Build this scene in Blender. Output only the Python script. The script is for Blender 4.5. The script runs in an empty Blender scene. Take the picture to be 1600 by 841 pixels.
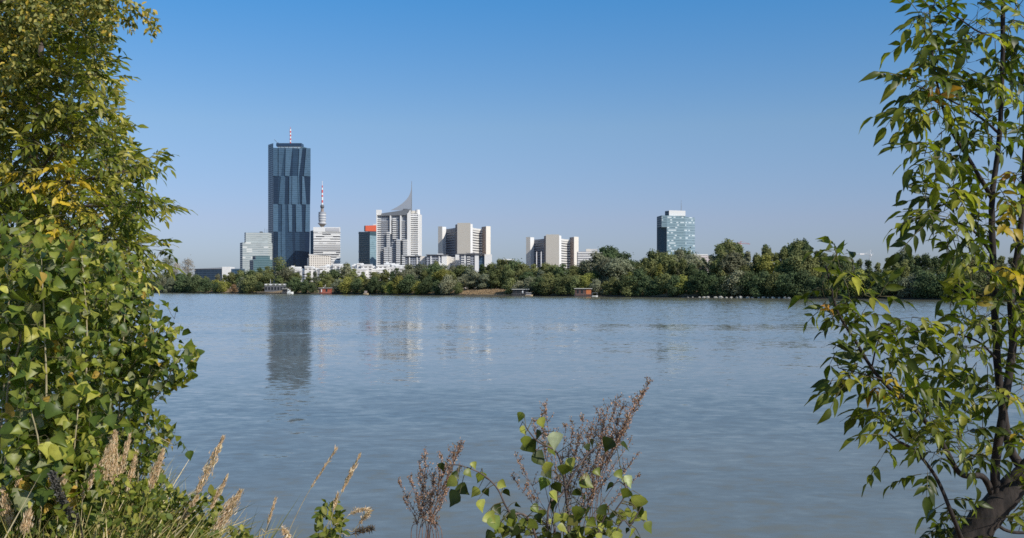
import bpy, math, random
import numpy as np
from mathutils import Vector
random.seed(11)
SC = bpy.context.scene
COL = SC.collection
F = 1600 * 35 / 36.0          # focal length expressed in photograph pixels
EYE = 5.0                     # eye height above the water
HOR = 447.0                   # horizon row of the photograph


def P(px, py, Y):
    """survey point: photograph bearing + distance -> world position"""
    return ((px - 800) / F * Y, Y, EYE + (HOR - py) / F * Y)


def rnd(a, b):
    return random.uniform(a, b)


# ------------------------------------------------------------------ objects
def tag(o, label=None, cat=None, group=None, kind=None):
    if label: o['label'] = label
    if cat: o['category'] = cat
    if group: o['group'] = group
    if kind: o['kind'] = kind
    return o


def empty(name, loc, label, cat, group=None):
    o = bpy.data.objects.new(name, None)
    o.empty_display_size = 0.2
    COL.objects.link(o)
    o.location = loc
    return tag(o, label, cat, group)


def wloc(o):
    v = Vector((0, 0, 0))
    while o is not None:
        v += o.location
        o = o.parent
    return v


def link_mesh(name, verts, faces, mat, parent=None, smooth=False, cols=None, mats=None, fmat=None):
    me = bpy.data.meshes.new(name)
    V = np.asarray(verts, dtype=float)
    if parent is not None:
        V = V - np.array(wloc(parent))
    me.from_pydata(V.tolist(), [], [list(f) for f in faces] if not isinstance(faces, list) else faces)
    for m in (mats or [mat]):
        me.materials.append(m)
    if fmat is not None:
        me.polygons.foreach_set('material_index', fmat)
    if smooth:
        me.polygons.foreach_set('use_smooth', [True] * len(me.polygons))
    if cols is not None:
        ca = me.color_attributes.new('tint', 'FLOAT_COLOR', 'POINT')
        c = np.ones((len(V), 4)); c[:, :3] = cols
        ca.data.foreach_set('color', c.ravel())
    me.update()
    o = bpy.data.objects.new(name, me)
    COL.objects.link(o)
    o.parent = parent
    return o


class MB:
    """collects shapes, then links them as ONE mesh object"""
    def __init__(self):
        self.v = []; self.f = []; self.mi = []; self.cur = 0

    def add(self, vs, fs):
        n = len(self.v)
        self.v += [tuple(p) for p in vs]
        for f in fs:
            self.f.append([n + i for i in f]); self.mi.append(self.cur)
        return self

    def box(self, x0, x1, y0, y1, z0, z1):
        return self.prism([(x0, y0), (x1, y0), (x1, y1), (x0, y1)], z0, z1)

    def prism(self, pts, z0, z1):
        """plan polygon (counter-clockwise) pulled up from z0 to z1 (z1 may be one value per corner)"""
        n = len(pts)
        a = 0.0
        for i in range(n):
            a += pts[i][0] * pts[(i + 1) % n][1] - pts[(i + 1) % n][0] * pts[i][1]
        if a < 0: pts = pts[::-1]; z1 = z1[::-1] if isinstance(z1, (list, tuple)) else z1
        zs = z1 if isinstance(z1, (list, tuple)) else [z1] * n
        vs = [(x, y, z0) for x, y in pts] + [(p[0], p[1], z) for p, z in zip(pts, zs)]
        fs = [[i, (i + 1) % n, n + (i + 1) % n, n + i] for i in range(n)]
        fs += [list(range(n))[::-1], list(range(n, 2 * n))]
        return self.add(vs, fs)

    def lathe(self, cx, cy, prof, seg=20):
        vs = []; fs = []
        for r, z in prof:
            for k in range(seg):
                a = 2 * math.pi * k / seg
                vs.append((cx + r * math.cos(a), cy + r * math.sin(a), z))
        for j in range(len(prof) - 1):
            for k in range(seg):
                k2 = (k + 1) % seg
                fs.append([j * seg + k, j * seg + k2, (j + 1) * seg + k2, (j + 1) * seg + k])
        fs.append(list(range(seg))[::-1]); fs.append([(len(prof) - 1) * seg + k for k in range(seg)])
        return self.add(vs, fs)

    def tube(self, pts, rads, seg=6, cap=True):
        pts = [np.array(p, float) for p in pts]
        if not isinstance(rads, (list, tuple, np.ndarray)): rads = [rads] * len(pts)
        vs = []; fs = []
        ref = np.array((0.31, 0.17, 0.93))
        for i, p in enumerate(pts):
            t = pts[min(i + 1, len(pts) - 1)] - pts[max(i - 1, 0)]
            t = t / (np.linalg.norm(t) + 1e-9)
            a = np.cross(t, ref); la = np.linalg.norm(a)
            if la < 0.15:
                a = np.cross(t, np.array((1.0, 0.2, 0.1))); la = np.linalg.norm(a)
            a /= la; b = np.cross(t, a)
            for k in range(seg):
                th = 2 * math.pi * k / seg
                vs.append(p + rads[i] * (math.cos(th) * a + math.sin(th) * b))
        for j in range(len(pts) - 1):
            for k in range(seg):
                k2 = (k + 1) % seg
                fs.append([j * seg + k, j * seg + k2, (j + 1) * seg + k2, (j + 1) * seg + k])
        if cap:
            fs.append(list(range(seg))[::-1]); fs.append([(len(pts) - 1) * seg + k for k in range(seg)])
        return self.add(vs, fs)

    def bar(self, p, q, r, seg=4):
        return self.tube([p, q], [r, r], seg)

    def build(self, name, mat, parent=None, smooth=False):
        if isinstance(mat, (list, tuple)):
            return link_mesh(name, self.v, self.f, None, parent, smooth, mats=mat, fmat=self.mi)
        return link_mesh(name, self.v, self.f, mat, parent, smooth)


# ------------------------------------------------------------------ materials
def new_mat(name):
    m = bpy.data.materials.new(name); m.use_nodes = True
    nt = m.node_tree; nt.nodes.clear()
    out = nt.nodes.new('ShaderNodeOutputMaterial')
    return m, nt, out


def N(nt, t, **kw):
    n = nt.nodes.new(t)
    for k, v in kw.items(): setattr(n, k, v)
    return n


def math_n(nt, op, a, b=None, clamp=False):
    n = nt.nodes.new('ShaderNodeMath'); n.operation = op; n.use_clamp = clamp
    for i, x in enumerate((a, b)):
        if x is None: continue
        if isinstance(x, (int, float)): n.inputs[i].default_value = x
        else: nt.links.new(x, n.inputs[i])
    return n.outputs[0]


def mixc(nt, fac, a, b, mode='MIX'):
    n = nt.nodes.new('ShaderNodeMix'); n.data_type = 'RGBA'; n.blend_type = mode
    for s, x in ((n.inputs[0], fac), (n.inputs[6], a), (n.inputs[7], b)):
        if isinstance(x, (int, float)): s.default_value = x
        elif isinstance(x, tuple): s.default_value = (*x, 1.0) if len(x) == 3 else x
        else: nt.links.new(x, s)
    return n.outputs[2]


def plain(name, col, rough=0.7, var=0.12, scale=0.4, metallic=0.0, spec=0.4):
    """a painted / rendered surface with slight weathering"""
    m, nt, out = new_mat(name)
    b = N(nt, 'ShaderNodeBsdfPrincipled')
    tc = N(nt, 'ShaderNodeTexCoord'); nz = N(nt, 'ShaderNodeTexNoise')
    nz.inputs['Scale'].default_value = scale; nz.inputs['Detail'].default_value = 4
    nt.links.new(tc.outputs['Object'], nz.inputs['Vector'])
    d = tuple(c * (1 - var) for c in col); l = tuple(min(c * (1 + var), 0.95) for c in col)
    nt.links.new(mixc(nt, nz.outputs[0], d, l), b.inputs['Base Color'])
    b.inputs['Roughness'].default_value = rough; b.inputs['Metallic'].default_value = metallic
    b.inputs['Specular IOR Level'].default_value = spec
    nt.links.new(b.outputs[0], out.inputs[0])
    return m


def facade(name, wall, glass, fh, bw, fv=0.5, fhz=1.0, var=0.35, glint=0.0, glint_col=(0.75, 0.78, 0.78),
           rough=0.35, groundz=0.0, yk=0.83, run=1.0, merge=0.0):
    """storeys of windows: fh storey height, bw bay width, fv / fhz share of a cell that is glass"""
    m, nt, out = new_mat(name)
    tc = N(nt, 'ShaderNodeTexCoord'); sp = N(nt, 'ShaderNodeSeparateXYZ')
    nt.links.new(tc.outputs['Object'], sp.inputs[0])
    s = math_n(nt, 'ADD', sp.outputs[0], math_n(nt, 'MULTIPLY', sp.outputs[1], yk))
    u = math_n(nt, 'DIVIDE', math_n(nt, 'ADD', s, 500.0), bw)
    w = math_n(nt, 'DIVIDE', math_n(nt, 'ADD', sp.outputs[2], 300 * fh - groundz), fh)
    fu = math_n(nt, 'FRACT', u); fw = math_n(nt, 'FRACT', w)
    iu = math_n(nt, 'FLOOR', math_n(nt, 'DIVIDE', u, run)); iw = math_n(nt, 'FLOOR', w)
    # shift each storey's runs so that painted glints do not line up vertically
    cmb = N(nt, 'ShaderNodeCombineXYZ')
    wn0 = N(nt, 'ShaderNodeTexWhiteNoise', noise_dimensions='1D'); nt.links.new(iw, wn0.inputs['W'])
    iu2 = math_n(nt, 'FLOOR', math_n(nt, 'ADD', math_n(nt, 'DIVIDE', u, run), wn0.outputs[0]))
    nt.links.new(iu2, cmb.inputs[0]); nt.links.new(iw, cmb.inputs[1])
    wn = N(nt, 'ShaderNodeTexWhiteNoise', noise_dimensions='2D'); nt.links.new(cmb.outputs[0], wn.inputs['Vector'])
    mask = math_n(nt, 'MULTIPLY', math_n(nt, 'LESS_THAN', fu, fhz), math_n(nt, 'LESS_THAN', fw, fv))
    if merge > 0:   # some windows walled up: irregular bands
        mask = math_n(nt, 'MULTIPLY', mask, math_n(nt, 'GREATER_THAN', wn.outputs[0], merge))
    g = mixc(nt, math_n(nt, 'MULTIPLY', wn.outputs[0], var), tuple(glass), tuple(c * 0.3 for c in glass))
    if glint > 0:
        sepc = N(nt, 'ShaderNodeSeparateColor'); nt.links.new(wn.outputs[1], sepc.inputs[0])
        g = mixc(nt, math_n(nt, 'LESS_THAN', sepc.outputs[2], glint), g, tuple(glint_col))  # bright reflections painted into some glass cells
    nz = N(nt, 'ShaderNodeTexNoise'); nz.inputs['Scale'].default_value = 0.06; nz.inputs['Detail'].default_value = 4
    nt.links.new(tc.outputs['Object'], nz.inputs['Vector'])
    wl = mixc(nt, nz.outputs[0], tuple(c * 0.86 for c in wall), tuple(min(.95, c * 1.1) for c in wall))
    b = N(nt, 'ShaderNodeBsdfPrincipled')
    nt.links.new(mixc(nt, mask, wl, g), b.inputs['Base Color'])
    r = math_n(nt, 'SUBTRACT', 0.7, math_n(nt, 'MULTIPLY', mask, 0.7 - rough))
    nt.links.new(r, b.inputs['Roughness'])
    nt.links.new(b.outputs[0], out.inputs[0])
    return m


def leaf_mat(name, rough=0.42, trans=0.3, under=(1.25, 1.3, 1.35), spec=0.28):
    """leaf tissue: colour from the per-leaf attribute, paler underside, light passing through"""
    m, nt, out = new_mat(name)
    at = N(nt, 'ShaderNodeAttribute'); at.attribute_name = 'tint'
    geo = N(nt, 'ShaderNodeNewGeometry')
    tc = N(nt, 'ShaderNodeTexCoord'); nz = N(nt, 'ShaderNodeTexNoise')
    nz.inputs['Scale'].default_value = 45; nz.inputs['Detail'].default_value = 3
    nt.links.new(tc.outputs['Object'], nz.inputs['Vector'])
    k = math_n(nt, 'ADD', math_n(nt, 'MULTIPLY', nz.outputs[0], 0.7), 0.65)
    base = mixc(nt, 1.0, at.outputs[0], k, 'MULTIPLY')
    un = mixc(nt, 1.0, base, under, 'MULTIPLY')
    c = mixc(nt, geo.outputs['Backfacing'], base, un)
    b = N(nt, 'ShaderNodeBsdfPrincipled')
    nt.links.new(c, b.inputs['Base Color'])
    b.inputs['Roughness'].default_value = rough
    b.inputs['Specular IOR Level'].default_value = spec
    tr = N(nt, 'ShaderNodeBsdfTranslucent')
    nt.links.new(mixc(nt, 1.0, c, (1.5, 1.7, 0.55), 'MULTIPLY'), tr.inputs[0])
    mx = N(nt, 'ShaderNodeMixShader'); mx.inputs[0].default_value = trans
    nt.links.new(b.outputs[0], mx.inputs[1]); nt.links.new(tr.outputs[0], mx.inputs[2])
    nt.links.new(mx.outputs[0], out.inputs[0])
    return m


def far_leaf_mat(name, dark, light, warm):
    m, nt, out = new_mat(name)
    oi = N(nt, 'ShaderNodeObjectInfo')
    tc = N(nt, 'ShaderNodeTexCoord')
    nz = N(nt, 'ShaderNodeTexNoise'); nz.inputs['Scale'].default_value = 0.35; nz.inputs['Detail'].default_value = 5
    nt.links.new(tc.outputs['Object'], nz.inputs['Vector'])
    ramp = math_n(nt, 'MULTIPLY', math_n(nt, 'SUBTRACT', nz.outputs[0], 0.3), 2.2, True)
    c = mixc(nt, ramp, dark, light)
    c = mixc(nt, math_n(nt, 'MULTIPLY', oi.outputs['Random'], 0.5), c, warm)
    k = math_n(nt, 'ADD', math_n(nt, 'MULTIPLY', math_n(nt, 'FRACT', math_n(nt, 'MULTIPLY', oi.outputs['Random'], 7.31)), 0.5), 0.75)
    c = mixc(nt, 1.0, c, k, 'MULTIPLY')
    b = N(nt, 'ShaderNodeBsdfDiffuse'); nt.links.new(c, b.inputs[0])
    tr = N(nt, 'ShaderNodeBsdfTranslucent'); nt.links.new(c, tr.inputs[0])
    mx = N(nt, 'ShaderNodeMixShader'); mx.inputs[0].default_value = 0.32
    nt.links.new(b.outputs[0], mx.inputs[1]); nt.links.new(tr.outputs[0], mx.inputs[2])
    nt.links.new(mx.outputs[0], out.inputs[0])
    return m


def bark_mat(name, a, b_, scale=18):
    m, nt, out = new_mat(name)
    tc = N(nt, 'ShaderNodeTexCoord'); mp = N(nt, 'ShaderNodeMapping'); mp.inputs['Scale'].default_value = (1, 1, 0.3)
    nz = N(nt, 'ShaderNodeTexNoise'); nz.inputs['Scale'].default_value = scale; nz.inputs['Detail'].default_value = 6
    nt.links.new(tc.outputs['Object'], mp.inputs[0]); nt.links.new(mp.outputs[0], nz.inputs['Vector'])
    b = N(nt, 'ShaderNodeBsdfPrincipled')
    f = math_n(nt, 'MULTIPLY', math_n(nt, 'SUBTRACT', nz.outputs[0], 0.35), 3.0, True)
    nt.links.new(mixc(nt, f, a, b_), b.inputs['Base Color'])
    b.inputs['Roughness'].default_value = 0.85
    bp = N(nt, 'ShaderNodeBump'); bp.inputs['Strength'].default_value = 0.6; bp.inputs['Distance'].default_value = 0.01
    nt.links.new(nz.outputs[0], bp.inputs['Height']); nt.links.new(bp.outputs[0], b.inputs['Normal'])
    nt.links.new(b.outputs[0], out.inputs[0])
    return m


# ------------------------------------------------------------------ camera, sky, sun
cam = bpy.data.cameras.new('camera'); cam.lens = 35; cam.sensor_width = 36; cam.sensor_fit = 'HORIZONTAL'
cam.shift_y = (HOR - 420.5) / 1600.0
cam.clip_start = 0.05; cam.clip_end = 30000
co = bpy.data.objects.new('camera', cam); COL.objects.link(co)
co.location = (0, 0, EYE); co.rotation_euler = (math.radians(90), 0, 0)
SC.camera = co
SC.view_settings.view_transform = 'Standard'; SC.view_settings.look = 'None'
SC.view_settings.exposure = 0; SC.view_settings.gamma = 1

SUN_AZ = math.radians(129)     # clockwise from +Y (straight ahead)
SUN_EL = math.radians(38)
W = bpy.data.worlds.new('World'); SC.world = W; W.use_nodes = True
nt = W.node_tree; nt.nodes.clear()
wo = nt.nodes.new('ShaderNodeOutputWorld'); bg = nt.nodes.new('ShaderNodeBackground')
sky = nt.nodes.new('ShaderNodeTexSky'); sky.sky_type = 'NISHITA'; sky.sun_disc = False
sky.sun_elevation = SUN_EL; sky.sun_rotation = SUN_AZ
sky.altitude = 150; sky.air_density = 1.0; sky.dust_density = 0.6; sky.ozone_density = 2.0
# clear autumn air: lavender haze low down, deeper blue higher up
geo = nt.nodes.new('ShaderNodeTexCoord'); spz = nt.nodes.new('ShaderNodeSeparateXYZ'); nt.links.new(geo.outputs['Generated'], spz.inputs[0])
rp_ = nt.nodes.new('ShaderNodeValToRGB'); els = rp_.color_ramp.elements
STOPS = ((0.0, (.55, .68, 1.05)), (0.066, (.74, .76, 1.05)), (0.157, (.80, .95, 1.12)), (0.276, (.44, 1.0, 1.38)), (0.42, (.56, .98, 1.22)), (1.0, (.72, .97, 1.1)))
while len(els) < len(STOPS): els.new(0.5)
for e, (p_, c_) in zip(els, STOPS): e.position = p_; e.color = (*[v / 2 for v in c_], 1)
nt.links.new(spz.outputs[2], rp_.inputs[0])
mu = nt.nodes.new('ShaderNodeMix'); mu.data_type = 'RGBA'; mu.blend_type = 'MULTIPLY'; mu.inputs[0].default_value = 1.0
nt.links.new(sky.outputs[0], mu.inputs[6]); nt.links.new(rp_.outputs[0], mu.inputs[7])
nt.links.new(mu.outputs[2], bg.inputs[0]); bg.inputs[1].default_value = 0.2   # the tint above is halved, so this is 0.1
nt.links.new(bg.outputs[0], wo.inputs[0])
sl = bpy.data.lights.new('sun', 'SUN'); sl.energy = 4.4; sl.angle = math.radians(0.5); sl.color = (1.0, 0.94, 0.85)
so = bpy.data.objects.new('sun', sl); COL.objects.link(so)
sd = Vector((math.sin(SUN_AZ) * math.cos(SUN_EL), math.cos(SUN_AZ) * math.cos(SUN_EL), math.sin(SUN_EL)))
so.rotation_euler = (-sd).to_track_quat('-Z', 'Y').to_euler()
so.location = (60, -40, 60)
SC.cycles.use_denoising = False
SC.cycles.max_bounces = 6; SC.cycles.diffuse_bounces = 3; SC.cycles.glossy_bounces = 3
SC.cycles.transparent_max_bounces = 8
SC.cycles.caustics_reflective = False; SC.cycles.caustics_refractive = False
SC.cycles.filter_width = 1.6


# ------------------------------------------------------------------ ground and river
def shore(x):
    y = 502 - 0.92 * x + 3.0 * math.sin(x * 0.045) + 1.6 * math.sin(x * 0.13 + 1)
    return max(y, 240.0)


NEAR = [(-300, 3.4), (-40, 3.4), (2.0, 3.4), (4.0, 3.36), (5.2, 3.3), (6.0, 3.05), (7.5, 2.35), (9.5, 1.3), (12, 0.25), (15, -0.9), (30, -1.6)]
FAR = [(-12, -1.5), (-3, -0.45), (0, 0.0), (2.5, 0.45), (6, 1.1), (11, 2.3), (18, 3.1), (45, 3.2), (120, 3.0), (600, 2.6), (3000, 2.6), (15000, 2.6)]


def interp(tab, t):
    if t <= tab[0][0]: return tab[0][1]
    for (a, za), (b, zb) in zip(tab, tab[1:]):
        if t <= b: return za + (zb - za) * (t - a) / (b - a)
    return tab[-1][1]


def near_z(x, y): return interp(NEAR, y)
def far_z(d): return interp(FAR, d)


xs = [-12000, -6000, -3000, -1600, -1100] + list(range(-800, -20, 10)) + [-16, -12, -9, -7] + [i * 0.5 for i in range(-12, 13)] + [7, 9, 12, 16] + list(range(20, 420, 10)) + [500, 700, 1100, 2000, 5000, 12000]
rows = []
for t, z in NEAR: rows.append([(x, t, z + (0.05 * math.sin(x * 2.1 + t) + 0.04 * math.sin(x * 5.3 - t * 2) if 0 < t < 14 and abs(x) < 8 else 0)) for x in xs])
for t, z in FAR: rows.append([(x, shore(x) + t, z + (0.25 * math.sin(x * 0.11 + t) if 2 < t < 40 else 0)) for x in xs])
gv = [p for r in rows for p in r]; nx = len(xs)
gf = [[j * nx + i, j * nx + i + 1, (j + 1) * nx + i + 1, (j + 1) * nx + i] for j in range(len(rows) - 1) for i in range(nx - 1)]
m, nt, out = new_mat('bank_soil_and_dry_grass')
tc = N(nt, 'ShaderNodeTexCoord')
n1 = N(nt, 'ShaderNodeTexNoise'); n1.inputs['Scale'].default_value = 0.16; n1.inputs['Detail'].default_value = 6
n2 = N(nt, 'ShaderNodeTexNoise'); n2.inputs['Scale'].default_value = 3.0; n2.inputs['Detail'].default_value = 8
mp = N(nt, 'ShaderNodeMapping'); mp.inputs['Scale'].default_value = (0.35, 0.35, 3.0)
nt.links.new(tc.outputs['Object'], mp.inputs[0]); nt.links.new(mp.outputs[0], n1.inputs['Vector']); nt.links.new(tc.outputs['Object'], n2.inputs['Vector'])
c = mixc(nt, math_n(nt, 'MULTIPLY', math_n(nt, 'SUBTRACT', n1.outputs[0], 0.35), 3, True), (0.21, 0.13, 0.075), (0.34, 0.26, 0.15))
c = mixc(nt, math_n(nt, 'MULTIPLY', math_n(nt, 'SUBTRACT', n2.outputs[0], 0.5), 2.5, True), c, (0.07, 0.075, 0.03))
sp = N(nt, 'ShaderNodeSeparateXYZ'); nt.links.new(tc.outputs['Object'], sp.inputs[0])
wet = math_n(nt, 'MULTIPLY', math_n(nt, 'SUBTRACT', 0.9, sp.outputs[2]), 1.6, True)
c = mixc(nt, wet, c, (0.035, 0.032, 0.024))
b = N(nt, 'ShaderNodeBsdfPrincipled'); nt.links.new(c, b.inputs['Base Color']); b.inputs['Roughness'].default_value = 0.9
nt.links.new(b.outputs[0], out.inputs[0])
g = link_mesh('ground', gv, gf, m, smooth=True); tag(g, kind='structure')

# water: shading normals made of many small wavelets
m, nt, out = new_mat('river_water')
tc = N(nt, 'ShaderNodeTexCoord')


def wave(scale, detail, sx=1.0, sy=1.0, rough=0.5, dist=0.0):
    mp = N(nt, 'ShaderNodeMapping'); mp.inputs['Scale'].default_value = (sx, sy, 1)
    mp.inputs['Rotation'].default_value = (0, 0, math.radians(8))
    nz = N(nt, 'ShaderNodeTexNoise'); nz.inputs['Scale'].default_value = scale; nz.inputs['Detail'].default_value = detail
    nz.inputs['Roughness'].default_value = rough; nz.inputs['Distortion'].default_value = dist
    nt.links.new(tc.outputs['Object'], mp.inputs[0]); nt.links.new(mp.outputs[0], nz.inputs['Vector'])
    return nz


w1 = wave(1.5, 4, 0.7, 1.0, 0.6, 0.3)
w2 = wave(0.22, 3, 0.6, 1.0, 0.5)
w3 = wave(4.5, 3, 0.45, 1.0, 0.6)
calm = wave(0.011, 5, 0.3, 1.0, 0.55)      # long smooth and ruffled lanes on the river
calm2 = wave(0.05, 4, 0.35, 1.0, 0.6)
cm = math_n(nt, 'ADD', math_n(nt, 'MULTIPLY', calm.outputs[0], 0.6), math_n(nt, 'MULTIPLY', calm2.outputs[0], 0.4))
spw = N(nt, 'ShaderNodeSeparateXYZ'); nt.links.new(tc.outputs['Object'], spw.inputs[0])
lane = N(nt, 'ShaderNodeValToRGB'); le = lane.color_ramp.elements      # smooth lanes along the current, ruffled water between
LN = ((0.0, .8), (.21, .7), (.27, .06), (.42, .06), (.46, .6), (.53, .62), (.565, .14), (.64, .14), (.71, .85), (1.0, 1.0))
while len(le) < len(LN): le.new(.5)
for e, (p_, v_) in zip(le, LN): e.position = p_; e.color = (v_, v_, v_, 1)
dist_ = math_n(nt, 'ADD', spw.outputs[1], math_n(nt, 'MULTIPLY', spw.outputs[0], 0.06))
nt.links.new(math_n(nt, 'DIVIDE', math_n(nt, 'ADD', dist_, math_n(nt, 'MULTIPLY', math_n(nt, 'SUBTRACT', calm2.outputs[0], .5), 34)), 200.0), lane.inputs[0])
cm = math_n(nt, 'ADD', lane.outputs[0], math_n(nt, 'MULTIPLY', math_n(nt, 'SUBTRACT', cm, 0.5), 1.7), True)       # 0 calm .. 1 ruffled
amp = math_n(nt, 'ADD', math_n(nt, 'MULTIPLY', cm, 0.22), 0.085)
s1 = N(nt, 'ShaderNodeSeparateColor'); nt.links.new(w1.outputs[1], s1.inputs[0])
s2 = N(nt, 'ShaderNodeSeparateColor'); nt.links.new(w2.outputs[1], s2.inputs[0])
s3 = N(nt, 'ShaderNodeSeparateColor'); nt.links.new(w3.outputs[1], s3.inputs[0])


def slope(i):
    a = math_n(nt, 'MULTIPLY', math_n(nt, 'SUBTRACT', s1.outputs[i], 0.5), amp)
    b_ = math_n(nt, 'MULTIPLY', math_n(nt, 'SUBTRACT', s2.outputs[i], 0.5), 0.05)
    c_ = math_n(nt, 'MULTIPLY', math_n(nt, 'SUBTRACT', s3.outputs[i], 0.5), 0.12)
    return math_n(nt, 'ADD', math_n(nt, 'ADD', a, b_), c_)


lean = math_n(nt, 'ADD', math_n(nt, 'MULTIPLY', cm, 0.036), 0.012)
cmb = N(nt, 'ShaderNodeCombineXYZ'); cmb.inputs[2].default_value = 1.0
nt.links.new(slope(0), cmb.inputs[0])
nt.links.new(math_n(nt, 'SUBTRACT', slope(1), lean), cmb.inputs[1])
vn = N(nt, 'ShaderNodeVectorMath', operation='NORMALIZE'); nt.links.new(cmb.outputs[0], vn.inputs[0])
b = N(nt, 'ShaderNodeBsdfPrincipled')
murk = wave(0.06, 6, 0.22, 1.0, 0.6)
mk = math_n(nt, 'MULTIPLY', math_n(nt, 'SUBTRACT', murk.outputs[0], 0.3), 2.5, True)
nt.links.new(mixc(nt, mk, (0.135, 0.140, 0.112), (0.205, 0.198, 0.152)), b.inputs['Base Color'])
b.inputs['Roughness'].default_value = 0.04; b.inputs['IOR'].default_value = 1.33
nt.links.new(vn.outputs[0], b.inputs['Normal'])
nt.links.new(b.outputs[0], out.inputs[0])
wv = [(-12000, 5.5, 0), (12000, 5.5, 0), (12000, 240, 0), (-12000, 14000, 0)]
# the river sheet ends inside the far bank so that no water lies under the city
bankx = [-12000, -3000, -800] + list(range(-600, 300, 50)) + [400, 12000]
wv = [(x, 9.0, 0) for x in bankx] + [(x, shore(x) + 6, 0) for x in bankx]
nb = len(bankx)
wf = [[i, i + 1, nb + i + 1, nb + i] for i in range(nb - 1)]
o = link_mesh('river_water', wv, wf, m); tag(o, kind='structure')
# ------------------------------------------------------------------ the city beyond the far bank
GZ = 2.6
CONC = plain('warm_concrete', (0.52, 0.485, 0.43), 0.8, 0.06, 0.05)
CONC_DARK = plain('brown_and_shaded_concrete', (0.30, 0.24, 0.21), 0.8, 0.06, 0.05)  # also paints the shade on flanks and side faces
WHITE = plain('white_render', (0.78, 0.77, 0.75), 0.7, 0.06, 0.08)
CREAM = plain('cream_render', (0.74, 0.69, 0.61), 0.7, 0.06, 0.08)
GREY = plain('grey_panel', (0.36, 0.38, 0.41), 0.6, 0.1, 0.1)
DARKGREY = plain('dark_roof_sheet', (0.13, 0.135, 0.15), 0.55, 0.1, 0.1)
REDP = plain('red_panel', (0.62, 0.11, 0.05), 0.6, 0.08, 0.1)
REDW = plain('mast_red', (0.60, 0.10, 0.10), 0.5, 0.06)
WHITEW = plain('mast_white', (0.80, 0.78, 0.78), 0.5, 0.06)
STEEL = plain('grey_steel', (0.32, 0.34, 0.36), 0.45, 0.1, 0.2, 0.3)
NAVY = facade('navy_glass', (0.022, 0.05, 0.10), (0.03, 0.065, 0.13), 3.6, 4, 0.7, 0.9, 0.4, rough=0.25)
BLUEDARK = facade('dark_blue_glass_and_shade', (0.045, 0.09, 0.15), (0.025, 0.06, 0.11), 3.5, 3, 0.6, 0.9, 0.4, rough=0.25)  # dark glass, also the painted shade of left side walls


class Site:
    """a building at distance D; X(px), Z(py) read its survey into metres, s is metres per photograph pixel"""
    def __init__(self, name, D, px, label, cat, group=None):
        self.D = D; self.s = D / F
        self.root = empty(name, ((px - 800) * self.s, D, GZ), label, cat, group)

    def X(self, px): return (px - 800) * self.s
    def Z(self, py): return EYE + (HOR - py) * self.s

    def box(self, name, mat, x0, x1, ytop, ybot=None, d0=0.0, d1=20.0, parent=None):
        zb = GZ if ybot is None else self.Z(ybot)
        k = 1 + d0 / self.D
        return MB().box(self.X(x0) * k, self.X(x1) * k, self.D + d0, self.D + d1, zb, self.Z(ytop)).build(name, mat, parent or self.root)

    def plan(self, name, mat, pts, ytop, ybot=None, parent=None):
        zb = GZ if ybot is None else self.Z(ybot)
        zt = [self.Z(y) for y in ytop] if isinstance(ytop, (list, tuple)) else self.Z(ytop)
        return MB().prism([(self.X(px) * (1 + d / self.D), self.D + d) for px, d in pts], zb, zt).build(name, mat, parent or self.root)


# --- pale glass office block, left of the skyscraper
s = Site('office_block', 1720, 396, 'pale silvery glass office block with stepped roofline left of the dark skyscraper', 'office building')
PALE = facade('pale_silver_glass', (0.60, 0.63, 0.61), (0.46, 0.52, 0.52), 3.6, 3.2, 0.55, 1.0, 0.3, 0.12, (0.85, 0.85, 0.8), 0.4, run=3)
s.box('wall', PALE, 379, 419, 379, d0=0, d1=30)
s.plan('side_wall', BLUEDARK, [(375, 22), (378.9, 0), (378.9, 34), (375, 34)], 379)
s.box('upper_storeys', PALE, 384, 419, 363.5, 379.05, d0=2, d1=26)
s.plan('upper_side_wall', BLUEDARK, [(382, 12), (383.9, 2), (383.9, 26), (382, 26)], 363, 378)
s.box('plant_room', DARKGREY, 405.5, 409, 361.5, 363.6, d0=8, d1=16)
mb = MB()
for px, py in ((411, 356.5), (414.5, 357.5)): mb.bar((s.X(px), s.D + 12, s.Z(363.5)), (s.X(px), s.D + 12, s.Z(py)), 0.35)
mb.build('antenna', STEEL, s.root)
# --- low teal glass block in front of it
s = Site('glass_annex', 1650, 404, 'low teal glass block in front of the pale office block', 'office building')
TEALD = facade('dull_teal_glass', (0.16, 0.25, 0.27), (0.10, 0.19, 0.21), 3.6, 3, 0.5, 0.95, 0.4, rough=0.3, run=2)
s.box('wall', TEALD, 396, 420, 405.5, d1=25)
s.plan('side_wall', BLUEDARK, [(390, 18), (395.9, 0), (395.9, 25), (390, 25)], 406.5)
s.box('roof_storey', TEALD, 399.5, 418.5, 400, 405.55, d0=3, d1=18)
s.plan('roof_side_wall', BLUEDARK, [(394.5, 14), (399.4, 3), (399.4, 18), (394.5, 18)], 400, 405.5)

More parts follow.
